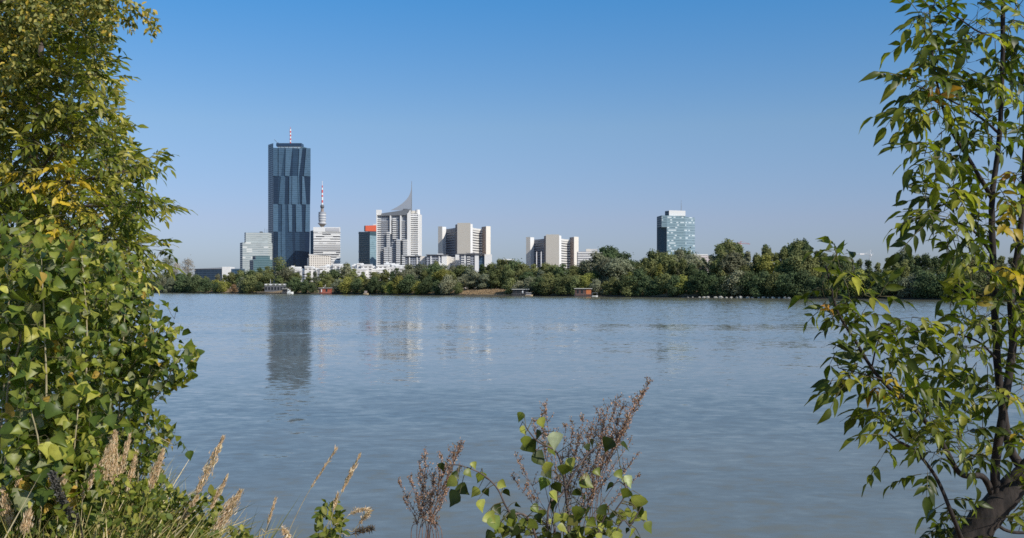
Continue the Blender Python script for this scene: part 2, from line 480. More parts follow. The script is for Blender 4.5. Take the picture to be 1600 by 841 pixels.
# --- the dark blue skyscraper with the folded facade
s = Site('skyscraper', 1760, 451, 'very tall dark blue glass skyscraper with folded facade and striped roof mast', 'skyscraper')
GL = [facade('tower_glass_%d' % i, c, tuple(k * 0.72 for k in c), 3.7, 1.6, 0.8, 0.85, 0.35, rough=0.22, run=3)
      for i, c in enumerate(((0.088, 0.170, 0.262), (0.060, 0.126, 0.206), (0.034, 0.076, 0.138), (0.018, 0.042, 0.086), (0.013, 0.034, 0.08)))]  # one glass in several tones: reflections per fold and haze painted in
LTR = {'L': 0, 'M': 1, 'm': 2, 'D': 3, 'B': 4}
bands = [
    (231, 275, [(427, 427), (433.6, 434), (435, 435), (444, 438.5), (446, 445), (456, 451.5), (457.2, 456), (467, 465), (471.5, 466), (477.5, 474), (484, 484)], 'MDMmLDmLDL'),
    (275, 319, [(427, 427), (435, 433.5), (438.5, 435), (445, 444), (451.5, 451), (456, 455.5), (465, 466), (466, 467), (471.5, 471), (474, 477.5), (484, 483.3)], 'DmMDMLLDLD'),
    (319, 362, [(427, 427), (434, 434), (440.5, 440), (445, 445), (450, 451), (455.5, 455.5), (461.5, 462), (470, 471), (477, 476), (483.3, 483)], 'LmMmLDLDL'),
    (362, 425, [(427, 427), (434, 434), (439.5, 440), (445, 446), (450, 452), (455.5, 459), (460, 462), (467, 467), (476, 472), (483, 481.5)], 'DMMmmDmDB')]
EXTRA = {(3, 7): None}
X = s.X; D = s.D


def dep(px, k):   # front wall runs back slightly towards the right, each fold stands in or out
    return D + (px - 427) * 0.10 + (1.3 if k % 2 else 0.0)


walls = MB()
for bi, (y0, y1, ed, lt) in enumerate(bands):
    for k, ch in enumerate(lt):
        (a0, a1), (b0, b1) = ed[k], ed[k + 1]
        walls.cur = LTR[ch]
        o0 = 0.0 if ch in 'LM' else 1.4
        tl = (X(a0), dep(a0, 0) + o0, s.Z(y0)); tr = (X(b0), dep(b0, 0) + 1.4, s.Z(y0))
        bl = (X(a1), dep(a1, 0) + o0, s.Z(y1) if bi < 3 else GZ); br = (X(b1), dep(b1, 0) + 1.4, s.Z(y1) if bi < 3 else GZ)
        rows = 6
        vs = []
        for r in range(rows + 1):
            t = r / rows
            vs.append(tuple(tl[i] * (1 - t) + bl[i] * t for i in range(3)))
            vs.append(tuple(tr[i] * (1 - t) + br[i] * t for i in range(3)))
        walls.add(vs, [[2 * r, 2 * r + 2, 2 * r + 3, 2 * r + 1] for r in range(rows)])
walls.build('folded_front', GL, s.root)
SIDE = facade('tower_side_shaded_glass', (0.03, 0.075, 0.135), (0.024, 0.062, 0.115), 3.7, 2, 0.75, 0.9, 0.3, rough=0.2)  # left face in shade, painted as a deeper blue
s.plan('side_wall', SIDE, [(419, 24), (427, 0.3), (427, 30), (419, 30)], [223.5, 223.8, 223.8, 223.5])
s.plan('core', NAVY, [(427.05, 3.2), (432, 3.6), (478, 8.2), (483.2, 9), (481, 34), (427.05, 34)], [231, 231, 231, 231, 231, 231])
s.box('roof_terrace', plain('terrace_pale_glass', (0.33, 0.42, 0.50), 0.4, 0.3, 0.15), 434, 470.5, 228, 231.5, d0=5, d1=22)
for px in (438, 444, 450, 457, 464, 469): MB().box(s.X(px), s.X(px + 0.5), D + 4.4, D + 4.95, s.Z(231), s.Z(228)).build('terrace_post', STEEL, s.root)
s.box('roof_canopy', NAVY, 431.5, 471, 223.3, 228.05, d0=4, d1=24)
s.plan('corner_parapet', plain('parapet_blue', (0.09, 0.16, 0.22), 0.3, 0.1), [(471.2, 6), (483, 7.2), (483, 24), (471.2, 24)], [228.0, 232.2, 232.2, 228.0], 231.4)
mast = MB()
for k in range(8):
    mast.cur = k % 2
    mast.lathe(s.X(451), D + 14, [(1.25, s.Z(223.2 - k * 2.9)), (1.25, s.Z(223.2 - (k + 1) * 2.9))], 8)
mast.cur = 0
mast.lathe(s.X(451), D + 14, [(0.4, s.Z(200)), (0.3, s.Z(196.5))], 6)
mast.build('roof_mast', [REDW, WHITEW], s.root)
mb = MB(); mb.bar((s.X(432), D + 12, s.Z(223)), (s.X(426), D + 12, s.Z(216.5)), 0.35); mb.bar((s.X(432), D + 12, s.Z(223.5)), (s.X(432), D + 12, s.Z(221)), 0.6)
mb.build('cleaning_crane', DARKGREY, s.root)

# --- observation tower far behind
s = Site('observation_tower', 2600, 503.5, 'slender observation tower with round pod and red and white needle', 'tower')
cx, cy = s.X(503.5), s.D
Z = s.Z
MB().lathe(cx, cy, [(6.5, GZ), (4.2, Z(380)), (3.6, Z(349))], 20).build('shaft', CONC, s.root, True)
MB().lathe(cx, cy, [(4, Z(354.5)), (9, Z(350.8)), (11.2, Z(350)), (11.2, Z(348.8)), (8.5, Z(348))], 24).build('lower_deck', plain('pod_grey', (0.45, 0.46, 0.49), 0.5), s.root, True)
pod = MB()
for z0, z1, r in ((347.9, 346.6, 8.6), (346.6, 344.5, 9.2), (344.5, 343.6, 9.9), (343.6, 340.6, 9.6), (340.6, 339.6, 10.1), (339.6, 336.2, 9.8), (336.2, 335.2, 10.1), (335.2, 331.8, 9.7), (331.8, 331.2, 7)):
    pod.cur = 0 if r in (9.9, 10.1, 8.6) else 1
    pod.lathe(cx, cy, [(r, Z(z0)), (r, Z(z1))], 24)
pod.build('pod', [WHITE, plain('pod_glass', (0.34, 0.36, 0.4), 0.35)], s.root)
MB().lathe(cx, cy, [(4.4, Z(331.1)), (3.2, Z(326))], 12).build('neck', CONC_DARK, s.root)
MB().lathe(cx, cy, [(2, Z(326)), (4.6, Z(325)), (5.3, Z(323)), (4.6, Z(320.8)), (2, Z(319.8))], 16).build('ball', DARKGREY, s.root, True)
nd = MB()
for k, (a, b_, r) in enumerate(((319.9, 317, 2.4), (317, 313, 2.2), (313, 308, 2.2), (308, 305, 2.2), (305, 301.5, 2.0), (301.5, 297, 2.2), (297, 293.5, 1.6), (293.5, 290, 1.3), (290, 283, 0.7))):
    nd.cur = 1 if k % 2 == 0 else 0
    nd.lathe(cx, cy, [(r, Z(a)), (r, Z(b_))], 10)
nd.build('needle', [REDW, WHITEW], s.root)

# --- white striped office block with irregular bands
s = Site('office_block', 1700, 510, 'white office block with irregular dark window bands beside the skyscraper', 'office building')
IRR = facade('irregular_bands', (0.78, 0.76, 0.73), (0.14, 0.14, 0.15), 3.9, 4.0, 0.52, 1.0, 0.5, rough=0.4, run=2, merge=0.22)
IRR2 = facade('irregular_bands_shade', (0.5, 0.5, 0.52), (0.12, 0.125, 0.14), 3.9, 4.0, 0.55, 1.0, 0.5, rough=0.4, run=2, merge=0.1)
s.plan('wall', IRR, [(490, 0), (531.5, 6), (531.5, 34), (490, 34)], 362.5)
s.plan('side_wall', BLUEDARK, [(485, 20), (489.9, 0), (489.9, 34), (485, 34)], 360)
s.plan('parapet', WHITE, [(489.5, -0.6), (531.8, 5.4), (531.8, 34.5), (489.5, 34.5)], 355, 362.45)
s.plan('roof_screen', plain('screen_grey', (0.5, 0.5, 0.52), 0.6), [(509, 1.5), (530.5, 4.6), (530.5, 5.0), (509, 1.9)], 356.2, 361)
bm_ = MB()
for k in range(12):
    zt = s.Z(364 + k * 4.0)
    bm_.prism([(s.X(489.8), s.D - 0.5), (s.X(531.7), s.D + 5.5), (s.X(531.7), s.D + 6.4), (s.X(489.8), s.D + 0.4)], zt - 0.9, zt)
bm_.build('floor_bands', WHITE, s.root)
# --- cream block with small square windows
s = Site('apartment_block', 1560, 500, 'cream block with rows of small square windows below the striped office', 'apartment building')
s.plan('wall', facade('cream_small_windows', (0.78, 0.72, 0.64), (0.16, 0.14, 0.13), 3.4, 3.6, 0.42, 0.45, 0.4), [(483, 0), (517.5, 4), (517.5, 22), (483, 22)], [398, 400.5, 400.5, 398])
s.plan('roof_slab', WHITE, [(482.5, -.5), (518, 3.5), (518, 22.5), (482.5, 22.5)], [397.2, 399.7, 399.7, 397.2], 398.5)
s.plan('flank_wall', CREAM, [(480, 16), (482.4, 1), (482.4, 22), (480, 22)], 403)

# --- white terraced housing
TERR = [  # px0, px1, top steps [(x0,x1,ytop)], distance, label
    ((452, 486), [(452, 468, 417), (460, 475, 420), (468, 486, 422.5), (476, 486, 416)], 1150, 'white terraced flats stepping down right of the bare olive tree'),
    ((484, 508), [(484, 496, 418.5), (494, 508, 420.5), (500, 508, 416)], 1160, 'white flats with balcony strips below the cream block'),
    ((507, 541), [(507, 522, 415), (520, 536, 412.5), (530, 541, 415.5), (513, 530, 426)], 1170, 'stepped white flats with dark terraces below the striped office'),
    ((550, 580), [(550, 562, 414), (558, 566, 411.5), (564, 580, 413.5), (552, 572, 420)], 1180, 'stepped white flats below the glass tower with the red top'),
    ((576, 606), [(578, 592, 417), (588, 606, 414), (580, 600, 420.5)], 1190, 'low white flats with dark terraces under the left side of the high-rise'),
    ((600, 634), [(600, 616, 411.5), (612, 622, 413), (618, 634, 414.5), (604, 630, 418)], 1200, 'low white flats with planted roof terrace under the spired high-rise')]
TF = facade('terrace_flats', (0.78, 0.76, 0.73), (0.13, 0.12, 0.12), 3.0, 5.2, 0.42, 0.62, 0.4, rough=0.5, run=1, merge=0.25)
for (p0, p1), st, D_, lab in TERR:
    s = Site('terraced_flats', D_, (p0 + p1) / 2, lab, 'apartment building', 'white terraced flats above the trees')
    for k, (a, b_, yt) in enumerate(st):
        w = s.box('wall', TF, a, b_, yt + 2.0, d0=-3.0 * k, d1=10 - 2.4 * k)
        s.box('parapet', WHITE, a - .3, b_ + .3, yt, yt + 2.05, d0=-3.0 * k - 0.4, d1=10 - 2.4 * k + .3)
    a, b_, yt = st[0]
    s.box('roof_hut', WHITE, a + 3, a + 7, yt - 1.6, yt + 0.05, d0=2, d1=7)

# --- glass tower with red top
s = Site('glass_tower', 1640, 575, 'dark teal glass tower with an orange red box on its roof', 'office building')
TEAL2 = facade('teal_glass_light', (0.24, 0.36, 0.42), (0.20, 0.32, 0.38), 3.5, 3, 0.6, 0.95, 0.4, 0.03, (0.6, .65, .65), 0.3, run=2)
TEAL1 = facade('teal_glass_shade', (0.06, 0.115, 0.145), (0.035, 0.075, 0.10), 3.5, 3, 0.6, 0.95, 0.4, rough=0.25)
s.plan('side_wall', TEAL1, [(560.5, 26), (577.9, 0), (577.9, 30), (560.5, 30)], [361, 362.5, 362.5, 361])
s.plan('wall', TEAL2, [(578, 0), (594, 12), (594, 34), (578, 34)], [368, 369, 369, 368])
s.plan('upper_storeys', TEAL1, [(575, 6), (588.5, 14), (588.5, 30), (578.2, 30)], 361, 367.9)
s.plan('side_fin', WHITE, [(560, 27), (561.2, 25.2), (561.2, 30.5), (560, 30.5)], 361.5, 364.5)
s.plan('roof_box', REDP, [(571, 8), (588, 15), (588, 28), (569.5, 22)], [352.5, 351.5, 350.5, 351.5], 360.8)
s.plan('roof_box_side', CONC_DARK, [(569, 21), (570.9, 8.2), (570.9, 21), (569, 22)], 352, 360)
s.box('roof_plant', WHITE, 583, 589, 348.5, 351.2, d0=30, d1=36)
for z in (391, 404): MB().box(s.X(560.1) * 1.014, s.X(562.5) * 1.014, s.D + 23, s.D + 25.6, s.Z(z + 3), s.Z(z)).build('side_balcony', GREY, s.root)

# --- white residential high-rise with spire
s = Site('residential_tower', 1560, 622, 'white residential high-rise with balconies, curved roof and a sail shaped spire', 'apartment tower')
BALC = facade('balcony_wall', (0.30, 0.33, 0.38), (0.10, 0.11, 0.135), 3.05, 3.0, 0.55, 0.75, 0.4, rough=0.4)
X, Z, D = s.X, s.Z, s.D
s.box('wall', BALC, 589, 640, 336, d0=4, d1=26)


def slabs(name, x0, x1, ytop, ybot, d0, d1, step=3.05, h=1.1, mat=WHITE):
    mb = MB(); z = Z(ybot)
    while z < Z(ytop) - 0.5:
        mb.box(X(x0), X(x1), D + d0, D + d1, z, z + h); z += step
    return mb.build(name, mat, s.root)


slabs('balconies', 588.2, 594.5, 340, 425, 0.5, 3.9, h=1.5)
slabs('balconies', 595, 608.5, 343, 425, 1.8, 3.9, h=0.9, mat=plain('grey_white', (0.6, 0.61, 0.64), 0.7))
slabs('balconies', 611.5, 624, 343, 425, 2.2, 3.9, h=0.9, mat=plain('grey_white_b', (0.55, 0.57, 0.61), 0.7))
slabs('balconies', 627.5, 636, 343, 425, 1.6, 3.9, h=0.9, mat=plain('grey_white_c', (0.6, 0.61, 0.64), 0.7))
slabs('balconies', 613.5, 618.5, 340, 373, -0.6, 2.1, h=1.4)
# stepped bays in front
for x0, x1, yt, d in ((604.5, 609.5, 364, -1.5), (600.5, 606.5, 388, -3.5), (619.5, 625.5, 374, -1.5), (630, 636.5, 375, -1.5), (608, 612, 386, -2.5), (628.5, 632, 400, -3.0)):
    s.box('bay', BALC, x0, x1, yt, d0=d, d1=1.7)
    slabs('balconies', x0 - .2, x1 + .2, yt - 1, 425, d - 1.3, d - .05, h=1.35)
for x0, x1, yt, yb in ((609, 611, 337, 366), (625, 627, 337, 376), (588, 589.2, 334, 425)):
    s.box('wall_fin', WHITE, x0, x1, yt, yb, d0=-0.8, d1=4.2)
s.box('corner_wall', WHITE, 587.8, 595, 328, 336.2, d0=0.2, d1=12)
s.box('bright_fin', WHITE, 636.2, 641, 333.5, d0=-1.5, d1=6)
s.plan('bright_fin_head', WHITE, [(637.5, -1.4), (641, -1.4), (641, 5.9), (637.5, 5.9)], [333, 327.5, 327.5, 333], 333.6)
# curved dark roof band
mb = MB(); n = 14; top = []; bot = []
for i in range(n + 1):
    t = i / n
    px = 595.1 + t * (641 - 595.1)
    top.append((X(px), Z(331.8 - 5.6 * t ** 1.5 + 1.6 * (1 - t) ** 4)))
    bot.append((X(px - 3.0 * t), Z(337.2 - 1.2 * t)))
for dd in (0,):
    vs = [(x, D + 1.0, z) for x, z in bot] + [(x, D + 3.8, z) for x, z in top] + [(x, D + 20, z) for x, z in top]
    fs = [[i, i + 1, n + 2 + i, n + 1 + i] for i in range(n)] + [[n + 1 + i, n + 2 + i, 2 * n + 3 + i, 2 * n + 2 + i] for i in range(n)]
    mb.add(vs, fs)
mb.build('curved_roof', plain('roof_band_grey', (0.13, 0.14, 0.155), 0.6), s.root)
s.box('roof_hatch', DARKGREY, 630, 637, 326, 327.6, d0=4, d1=10)
# sail
mb = MB(); n = 16; a = []; b_ = []
for i in range(n + 1):
    t = i / n
    py = 328 + (286 - 328) * t
    left = 642 - 33 * (1 - t) ** 2.8 - 0.35
    a.append((X(left), D + 10, Z(py))); b_.append((X(642.3), D + 10, Z(py)))
vs = a + b_ + [(x, y + 0.6, z) for x, y, z in a] + [(x, y + 0.6, z) for x, y, z in b_]
m1 = n + 1
fs = []
for i in range(n):
    fs += [[i, m1 + i, m1 + i + 1, i + 1], [2 * m1 + i, 2 * m1 + i + 1, 3 * m1 + i + 1, 3 * m1 + i], [i, i + 1, 2 * m1 + i + 1, 2 * m1 + i], [m1 + i, 3 * m1 + i, 3 * m1 + i + 1, m1 + i + 1]]
mb.add(vs, fs); mb.build('sail', plain('sail_mesh_grey', (0.33, 0.36, 0.41), 0.6, 0.05), s.root)
mb = MB(); mb.tube([(X(642.2), D + 10.3, Z(330)), (X(642.2), D + 10.3, Z(282))], [0.7, 0.35], 6); mb.build('spire', STEEL, s.root)
# right hand part
s.plan('rear_wall', facade('rear_wall_bands', (0.76, 0.75, 0.74), (0.16, 0.16, 0.17), 3.05, 5.0, 0.5, 0.9, 0.4), [(641.2, 8), (653, 9), (653, 30), (641.2, 30)], 333)
slabs('balconies', 641.3, 652.8, 336, 400, 6.0, 7.9, h=1.3)
s.box('rear_corner', WHITE, 653.1, 657.3, 334.5, d0=8, d1=28)
mb = MB(); mb.lathe(X(651), D + 18, [(X(654.5) - X(651), Z(334)), (X(654.5) - X(651), Z(326.5))], 20); mb.build('roof_drum', WHITE, s.root, False)
s.box('roof_link', CREAM, 641.2, 648, 328.5, 333.1, d0=10, d1=26)

# --- low slab blocks in front (white and grey, flat overhanging roofs)
LOW = facade('slab_flats_grey', (0.34, 0.36, 0.41), (0.10, 0.11, 0.13), 3.0, 3.4, 0.55, 0.8, 0.4, rough=0.35)
LOWW = facade('slab_flats_white', (0.80, 0.75, 0.68), (0.2, 0.18, 0.17), 3.2, 6.0, 0.16, 0.4, 0.3)


def slab_block(D_, parts, roofs, label, dep=24):
    pm = (min(p[1] for p in parts) + max(p[2] for p in parts)) / 2
    s = Site('slab_block', D_, pm, label, 'apartment building', 'low slab blocks above the trees')
    for k, (kind, a, b_, yt, d0) in enumerate(parts):
        mt = {'g': LOW, 'w': LOWW, 'W': WHITE, 'c': CREAM, 'd': DARKGREY, 'b': BLUEDARK}[kind]
        s.box({'g': 'glazed_wall', 'w': 'wall', 'W': 'wall_fin', 'c': 'wall', 'd': 'recess', 'b': 'glazed_wall'}[kind], mt, a, b_, yt, d0=d0, d1=dep - 0.05 * k)
    for a, b_, yt, th, d0 in roofs:
        s.box('roof_slab', DARKGREY, a, b_, yt, yt + th, d0=d0, d1=dep + 1)
    return s


s = slab_block(1300, [('g', 633, 656.5, 401, 0), ('W', 639, 640.6, 401, -1.2), ('W', 651, 652.6, 401, -1.2), ('d', 636.2, 638.6, 402, -0.4), ('w', 656.6, 665, 400.6, 1)],
               [(630, 657.5, 400, 1.0, -2.2)], 'flat roofed grey and white block at the foot of the spired high-rise')
s.box('roof_antennas', STEEL, 648, 654, 398.8, 400.05, d0=6, d1=9)
s = slab_block(1290, [('g', 666.5, 690, 399.6, 0), ('W', 672.5, 674.2, 399.6, -1.2), ('W', 685.5, 687, 399.6, -1.2), ('W', 690.1, 698, 398.6, -1), ('c', 698.1, 703.5, 400.5, 4), ('W', 684, 690, 411.5, -5)],
               [(665.5, 699, 397.8, 1.1, -2.4)], 'flat roofed block with white end wall left of the lower stepped block')
s.box('roof_hut', WHITE, 683, 692, 396.4, 397.85, d0=4, d1=12)
s = slab_block(1310, [('w', 703.6, 714, 402, 3), ('W', 711.5, 718, 397.5, 1)], [(712, 717, 396.9, 0.7, 0.5)], 'low white link block between the two flat roofed slabs', 20)
slabmb = MB()
for k in range(6): slabmb.box(s.X(703.4), s.X(711.3), s.D + 2.2, s.D + 2.95, s.Z(404 + 3.3 * k), s.Z(402.2 + 3.3 * k))
slabmb.build('balconies', WHITE, s.root)
s = slab_block(1280, [('g', 717.5, 742, 398, 0), ('W', 725.5, 727.5, 398, -1.3), ('d', 729.5, 735, 398.5, -0.5), ('W', 741.8, 748, 398.2, -1.2), ('b', 748.1, 757, 399.5, 3), ('W', 757.1, 768, 397.6, 0.6)],
               [(716, 757, 396.6, 1.3, -2.6)], 'flat roofed white and grey block below the left Y-shaped tower')
for xa, xb, dq in ((720.5, 725.2, .05), (729.7, 734.8, .55)):
    slabmb = MB()
    for k in range(7): slabmb.box(s.X(xa), s.X(xb), s.D - 1.4, s.D - dq, s.Z(402.5 + 3.6 * k), s.Z(401.2 + 3.6 * k))
    slabmb.build('balconies', WHITE, s.root)
mb = MB()
for px in (728, 731, 733.5, 737, 740): mb.bar((s.X(px), s.D + 8, s.Z(396.6)), (s.X(px), s.D + 8, s.Z(393.4 + (px % 2))), 0.28)
mb.box(s.X(729), s.X(739), s.D + 9, s.D + 12, s.Z(396.6), s.Z(395.4))
mb.build('roof_antennas', DARKGREY, s.root)


# --- the two Y-shaped office towers
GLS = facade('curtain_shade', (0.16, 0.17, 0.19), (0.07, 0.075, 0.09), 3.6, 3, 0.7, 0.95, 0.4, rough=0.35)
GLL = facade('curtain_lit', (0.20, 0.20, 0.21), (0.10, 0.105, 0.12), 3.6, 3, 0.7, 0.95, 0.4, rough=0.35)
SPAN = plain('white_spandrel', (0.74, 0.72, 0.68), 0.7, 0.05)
SPANS = plain('shaded_spandrel', (0.24, 0.25, 0.28), 0.6, 0.05)  # same bands on the left wing, shade painted into the colour


def y_tower(D_, cx0, cx1, ctop, lx0, lx1, rx0, rx1, ftop, wtop, label):
    s = Site('office_tower', D_, (cx0 + cx1) / 2, label, 'office building', 'Y-shaped office towers')
    X = s.X
    R_ = 46.0
    # central wing end, left flank painted darker for shade, right return lighter for sun
    s.plan('core_tower', CONC, [(cx0 + 3, 0), (cx1 - 3.4, -1), (cx1 - 3.4, 30), (cx0 + 3, 30)], ctop)
    s.plan('core_flank', CONC_DARK, [(cx0, 14), (cx0 + 2.9, 0.4), (cx0 + 2.9, 30), (cx0, 30)], ctop + 2)
    s.plan('core_return', WHITE, [(cx1 - 3.3, -0.6), (cx1, 8), (cx1, 30), (cx1 - 3.3, 30)], ctop + 1.6)
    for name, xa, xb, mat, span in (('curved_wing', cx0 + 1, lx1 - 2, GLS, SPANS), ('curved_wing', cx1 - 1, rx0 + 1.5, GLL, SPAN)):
        n = 12; pts = []
        for i in range(n + 1):
            t = i / n
            px = xa + (xb - xa) * t
            dd_ = 10 + R_ * (1 - (1 - t) ** 2.0)
            pts.append((X(px) * (1 + dd_ / D_), D_ + dd_))
        wm = MB(); z0, z1 = GZ, s.Z(wtop)
        vs = [(x, y, z0) for x, y in pts] + [(x, y, z1) for x, y in pts] + [(x, y + 16, z1) for x, y in pts]
        fs = [[i, i + 1, n + 2 + i, n + 1 + i] for i in range(n)] + [[n + 1 + i, n + 2 + i, 2 * n + 3 + i, 2 * n + 2 + i] for i in range(n)]
        wm.add(vs, fs); w = wm.build(name, mat, s.root)
        sm = MB(); step = (4.05 if D_ < 1900 else 3.95) * s.s; z = z1
        k = 0
        while z > GZ + 2:
            h = step * (0.55 if k else 0.75)
            vs = [(x, y - 0.7, z - h) for x, y in pts] + [(x, y - 0.7, z + (0.3 if not k else 0)) for x, y in pts] + [(x, y, z) for x, y in pts] + [(x, y, z - h) for x, y in pts]
            m1 = n + 1; fs = []
            for i in range(n):
                fs += [[i, i + 1, m1 + i + 1, m1 + i], [m1 + i, m1 + i + 1, 2 * m1 + i + 1, 2 * m1 + i], [3 * m1 + i, 3 * m1 + i + 1, i + 1, i]]
            sm.add(vs, fs); z -= step; k += 1
        sm.build('floor_bands', span, w)
    # end towers of the wings, light and shade painted into the returns
    s.plan('end_tower', CREAM, [(lx0, 50), (lx0 + 6.5, 46), (lx0 + 6.5, 66), (lx0, 66)], ftop)
    s.plan('end_tower_return', WHITE, [(lx0 + 6.6, 46), (lx1, 54), (lx1, 66), (lx0 + 6.6, 66)], ftop + 0.6)
    s.plan('end_tower', CREAM, [(rx1 - 7, 38), (rx1, 46), (rx1, 60), (rx1 - 7, 60)], ftop)
    s.plan('end_tower_return', CONC_DARK, [(rx0, 58), (rx1 - 7.1, 38), (rx1 - 7.1, 60), (rx0, 60)], ftop + 0.5)
    return s


s1_ = y_tower(1850, 711.5, 738.5, 348.5, 684.5, 697, 752.5, 766.5, 351.5, 355.5, 'taller Y-shaped concrete office tower, left of the two, above the flat roofed blocks')
s2_ = y_tower(2000, 850, 877, 366.5, 822, 834.5, 890, 904, 368.5, 372.8, 'smaller Y-shaped concrete office tower, right of the two, beside the long banded block')
mb = MB()
for px in (838, 845): mb.bar((s2_.X(px), s2_.D - 20, GZ), (s2_.X(px), s2_.D - 20, s2_.Z(394)), 0.9, 6)
o = mb.build('chimney', WHITEW)
tag(o, 'pair of slim white chimney pipes before the smaller Y-shaped tower', 'chimney')
# --- long banded block right of it
s = Site('office_block', 1950, 922, 'long low white block with window bands right of the smaller Y-shaped tower', 'office building')
BAND = facade('long_bands', (0.78, 0.77, 0.75), (0.24, 0.24, 0.26), 4.6, 6, 0.45, 1.0, 0.3)
s.box('wall', BAND, 903, 945, 393.3, d1=30)
s.box('roof_plant', plain('plant_grey', (0.58, 0.57, 0.56), 0.7), 917, 934, 388.8, 393.35, d0=8, d1=22)
s.box('stair_head', CREAM, 915.5, 922, 389.2, 393.4, d0=2, d1=7.9)
# --- low pieces between the two Y-shaped towers
s = Site('low_building', 1500, 793, 'low pale building glimpsed between the two Y-shaped towers', 'building')
s.box('wall', facade('low_pale', (0.62, 0.6, 0.57), (0.2, 0.2, 0.2), 3.4, 4, 0.4, 0.7), 783, 806, 407.5, d1=20)
s.box('roof_storey', WHITE, 786, 803, 404.8, 407.55, d0=3, d1=15)

# --- teal glass tower at the right
s = Site('glass_tower', 1700, 1056, 'teal glass tower with bright window dashes and white roof house', 'office building')
TEAL = facade('teal_dashes', (0.25, 0.36, 0.41), (0.20, 0.30, 0.35), 4.4, 2.2, 0.42, 1.0, 0.35, 0.28, (0.66, 0.73, 0.75), 0.3, run=1.7)  # bright dashes are reflections painted as lighter cells
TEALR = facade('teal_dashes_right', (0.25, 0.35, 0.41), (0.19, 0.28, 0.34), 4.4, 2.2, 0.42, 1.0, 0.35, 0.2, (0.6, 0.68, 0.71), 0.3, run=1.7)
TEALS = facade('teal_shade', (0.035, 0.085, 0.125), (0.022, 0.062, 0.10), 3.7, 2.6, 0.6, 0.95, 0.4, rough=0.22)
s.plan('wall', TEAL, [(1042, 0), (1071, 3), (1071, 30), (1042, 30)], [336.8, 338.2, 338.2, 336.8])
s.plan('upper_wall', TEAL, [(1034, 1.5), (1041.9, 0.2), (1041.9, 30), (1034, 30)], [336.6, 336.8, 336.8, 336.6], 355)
s.plan('lower_side_wall', TEALS, [(1026.3, 22), (1041.9, 4), (1041.9, 32), (1026.3, 32)], 355.05)
s.plan('side_wall', TEALS, [(1026.3, 22), (1033.9, 4), (1033.9, 32), (1026.3, 32)], [337.5, 336.4, 336.4, 337.5], 355.0)
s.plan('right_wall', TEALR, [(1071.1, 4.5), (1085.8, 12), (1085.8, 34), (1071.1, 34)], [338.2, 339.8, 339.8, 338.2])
s.plan('roof_house', WHITE, [(1045.5, 5), (1071, 8), (1071, 22), (1045.5, 22)], [328.3, 329, 329, 328.3], 337)
s.plan('roof_house_side', TEALS, [(1039, 16), (1045.4, 5), (1045.4, 22), (1039, 22)], 329, 336.5)
mb = MB(); mb.tube([(s.X(1066), s.D + 10, s.Z(328.6)), (s.X(1066), s.D + 10, s.Z(321)), (s.X(1066), s.D + 10, s.Z(312))], [0.55, 0.45, 0.2], 6); mb.build('antenna', STEEL, s.root)
s = Site('low_building', 1500, 1098, 'low pinkish white building just right of the teal glass tower', 'building')
s.box('wall', facade('pinkish', (0.72, 0.64, 0.62), (0.3, 0.25, 0.25), 3.4, 4, 0.4, 0.8), 1084, 1113, 399.2, d1=20)
s.box('parapet', WHITE, 1083.5, 1106, 397.4, 399.25, d0=-.3, d1=12)
# --- long dark glass hall at the far left
s = Site('glass_hall', 1500, 338, 'long low dark glass hall with a white block at its end', 'building')
HALL = facade('hall_glass', (0.05, 0.085, 0.13), (0.03, 0.055, 0.09), 3.4, 5, 0.6, 0.9, 0.4, rough=0.3)
s.plan('wall', HALL, [(304, 14), (346.9, 0), (346.9, 40), (304, 40)], [420.5, 418.6, 418.6, 420.5])
s.plan('roof_slab', GREY, [(303, 13.4), (346.9, -.6), (346.9, 41), (303, 41)], [419.8, 418.0, 418.0, 419.8], 420.4)
s.box('white_block', WHITE, 347, 359, 417, d0=-1, d1=26)
s.box('rear_hall', BLUEDARK, 359.1, 376, 420, d0=6, d1=30)


# --- tower cranes far behind the right trees
def crane(D_, px, ytop, jib_l, jib_r, mat_a, label, py_jib, luff=0):
    s = Site('tower_crane', D_, px, label, 'crane', 'tower cranes behind the trees')
    X, Z = s.X, s.Z
    mb = MB(); r = 0.22; w = 0.9
    for dx in (-w, w):
        for dy in (-w, w):
            mb.bar((X(px) + dx, D_ + dy, GZ), (X(px) + dx, D_ + dy, Z(py_jib)), r)
    z = GZ; k = 0
    while z < Z(py_jib) - 2:
        sg = 1 if k % 2 else -1
        mb.bar((X(px) - w * sg, D_ - w, z), (X(px) + w * sg, D_ - w, z + 2), 0.14); z += 2; k += 1
    mb.build('mast', mat_a, s.root)
    jb = MB()
    jb.bar((X(jib_l), D_, Z(py_jib + luff)), (X(jib_r), D_, Z(py_jib)), 0.42)
    jb.bar((X(jib_l), D_, Z(py_jib + luff)), (X(px), D_, Z(py_jib - 2.2)), 0.2)
    jb.build('jib', mat_a, s.root)
    tb = MB(); tb.bar((X(px), D_, Z(py_jib)), (X(px) + 1, D_, Z(ytop)), 0.5); tb.bar((X(px) + 1, D_, Z(ytop)), (X(jib_r), D_, Z(py_jib)), 0.15); tb.bar((X(px) + 1, D_, Z(ytop)), (X(jib_l * .4 + px * .6), D_, Z(py_jib + luff * .4)), 0.15)
    tb.build('tower_head', mat_a, s.root)
    MB().box(X(px) + 0.6, X(px) + 2.4, D_ - 1, D_ + 1, Z(py_jib + 2.5), Z(py_jib + 0.3)).build('cab', WHITEW, s.root)
    return s


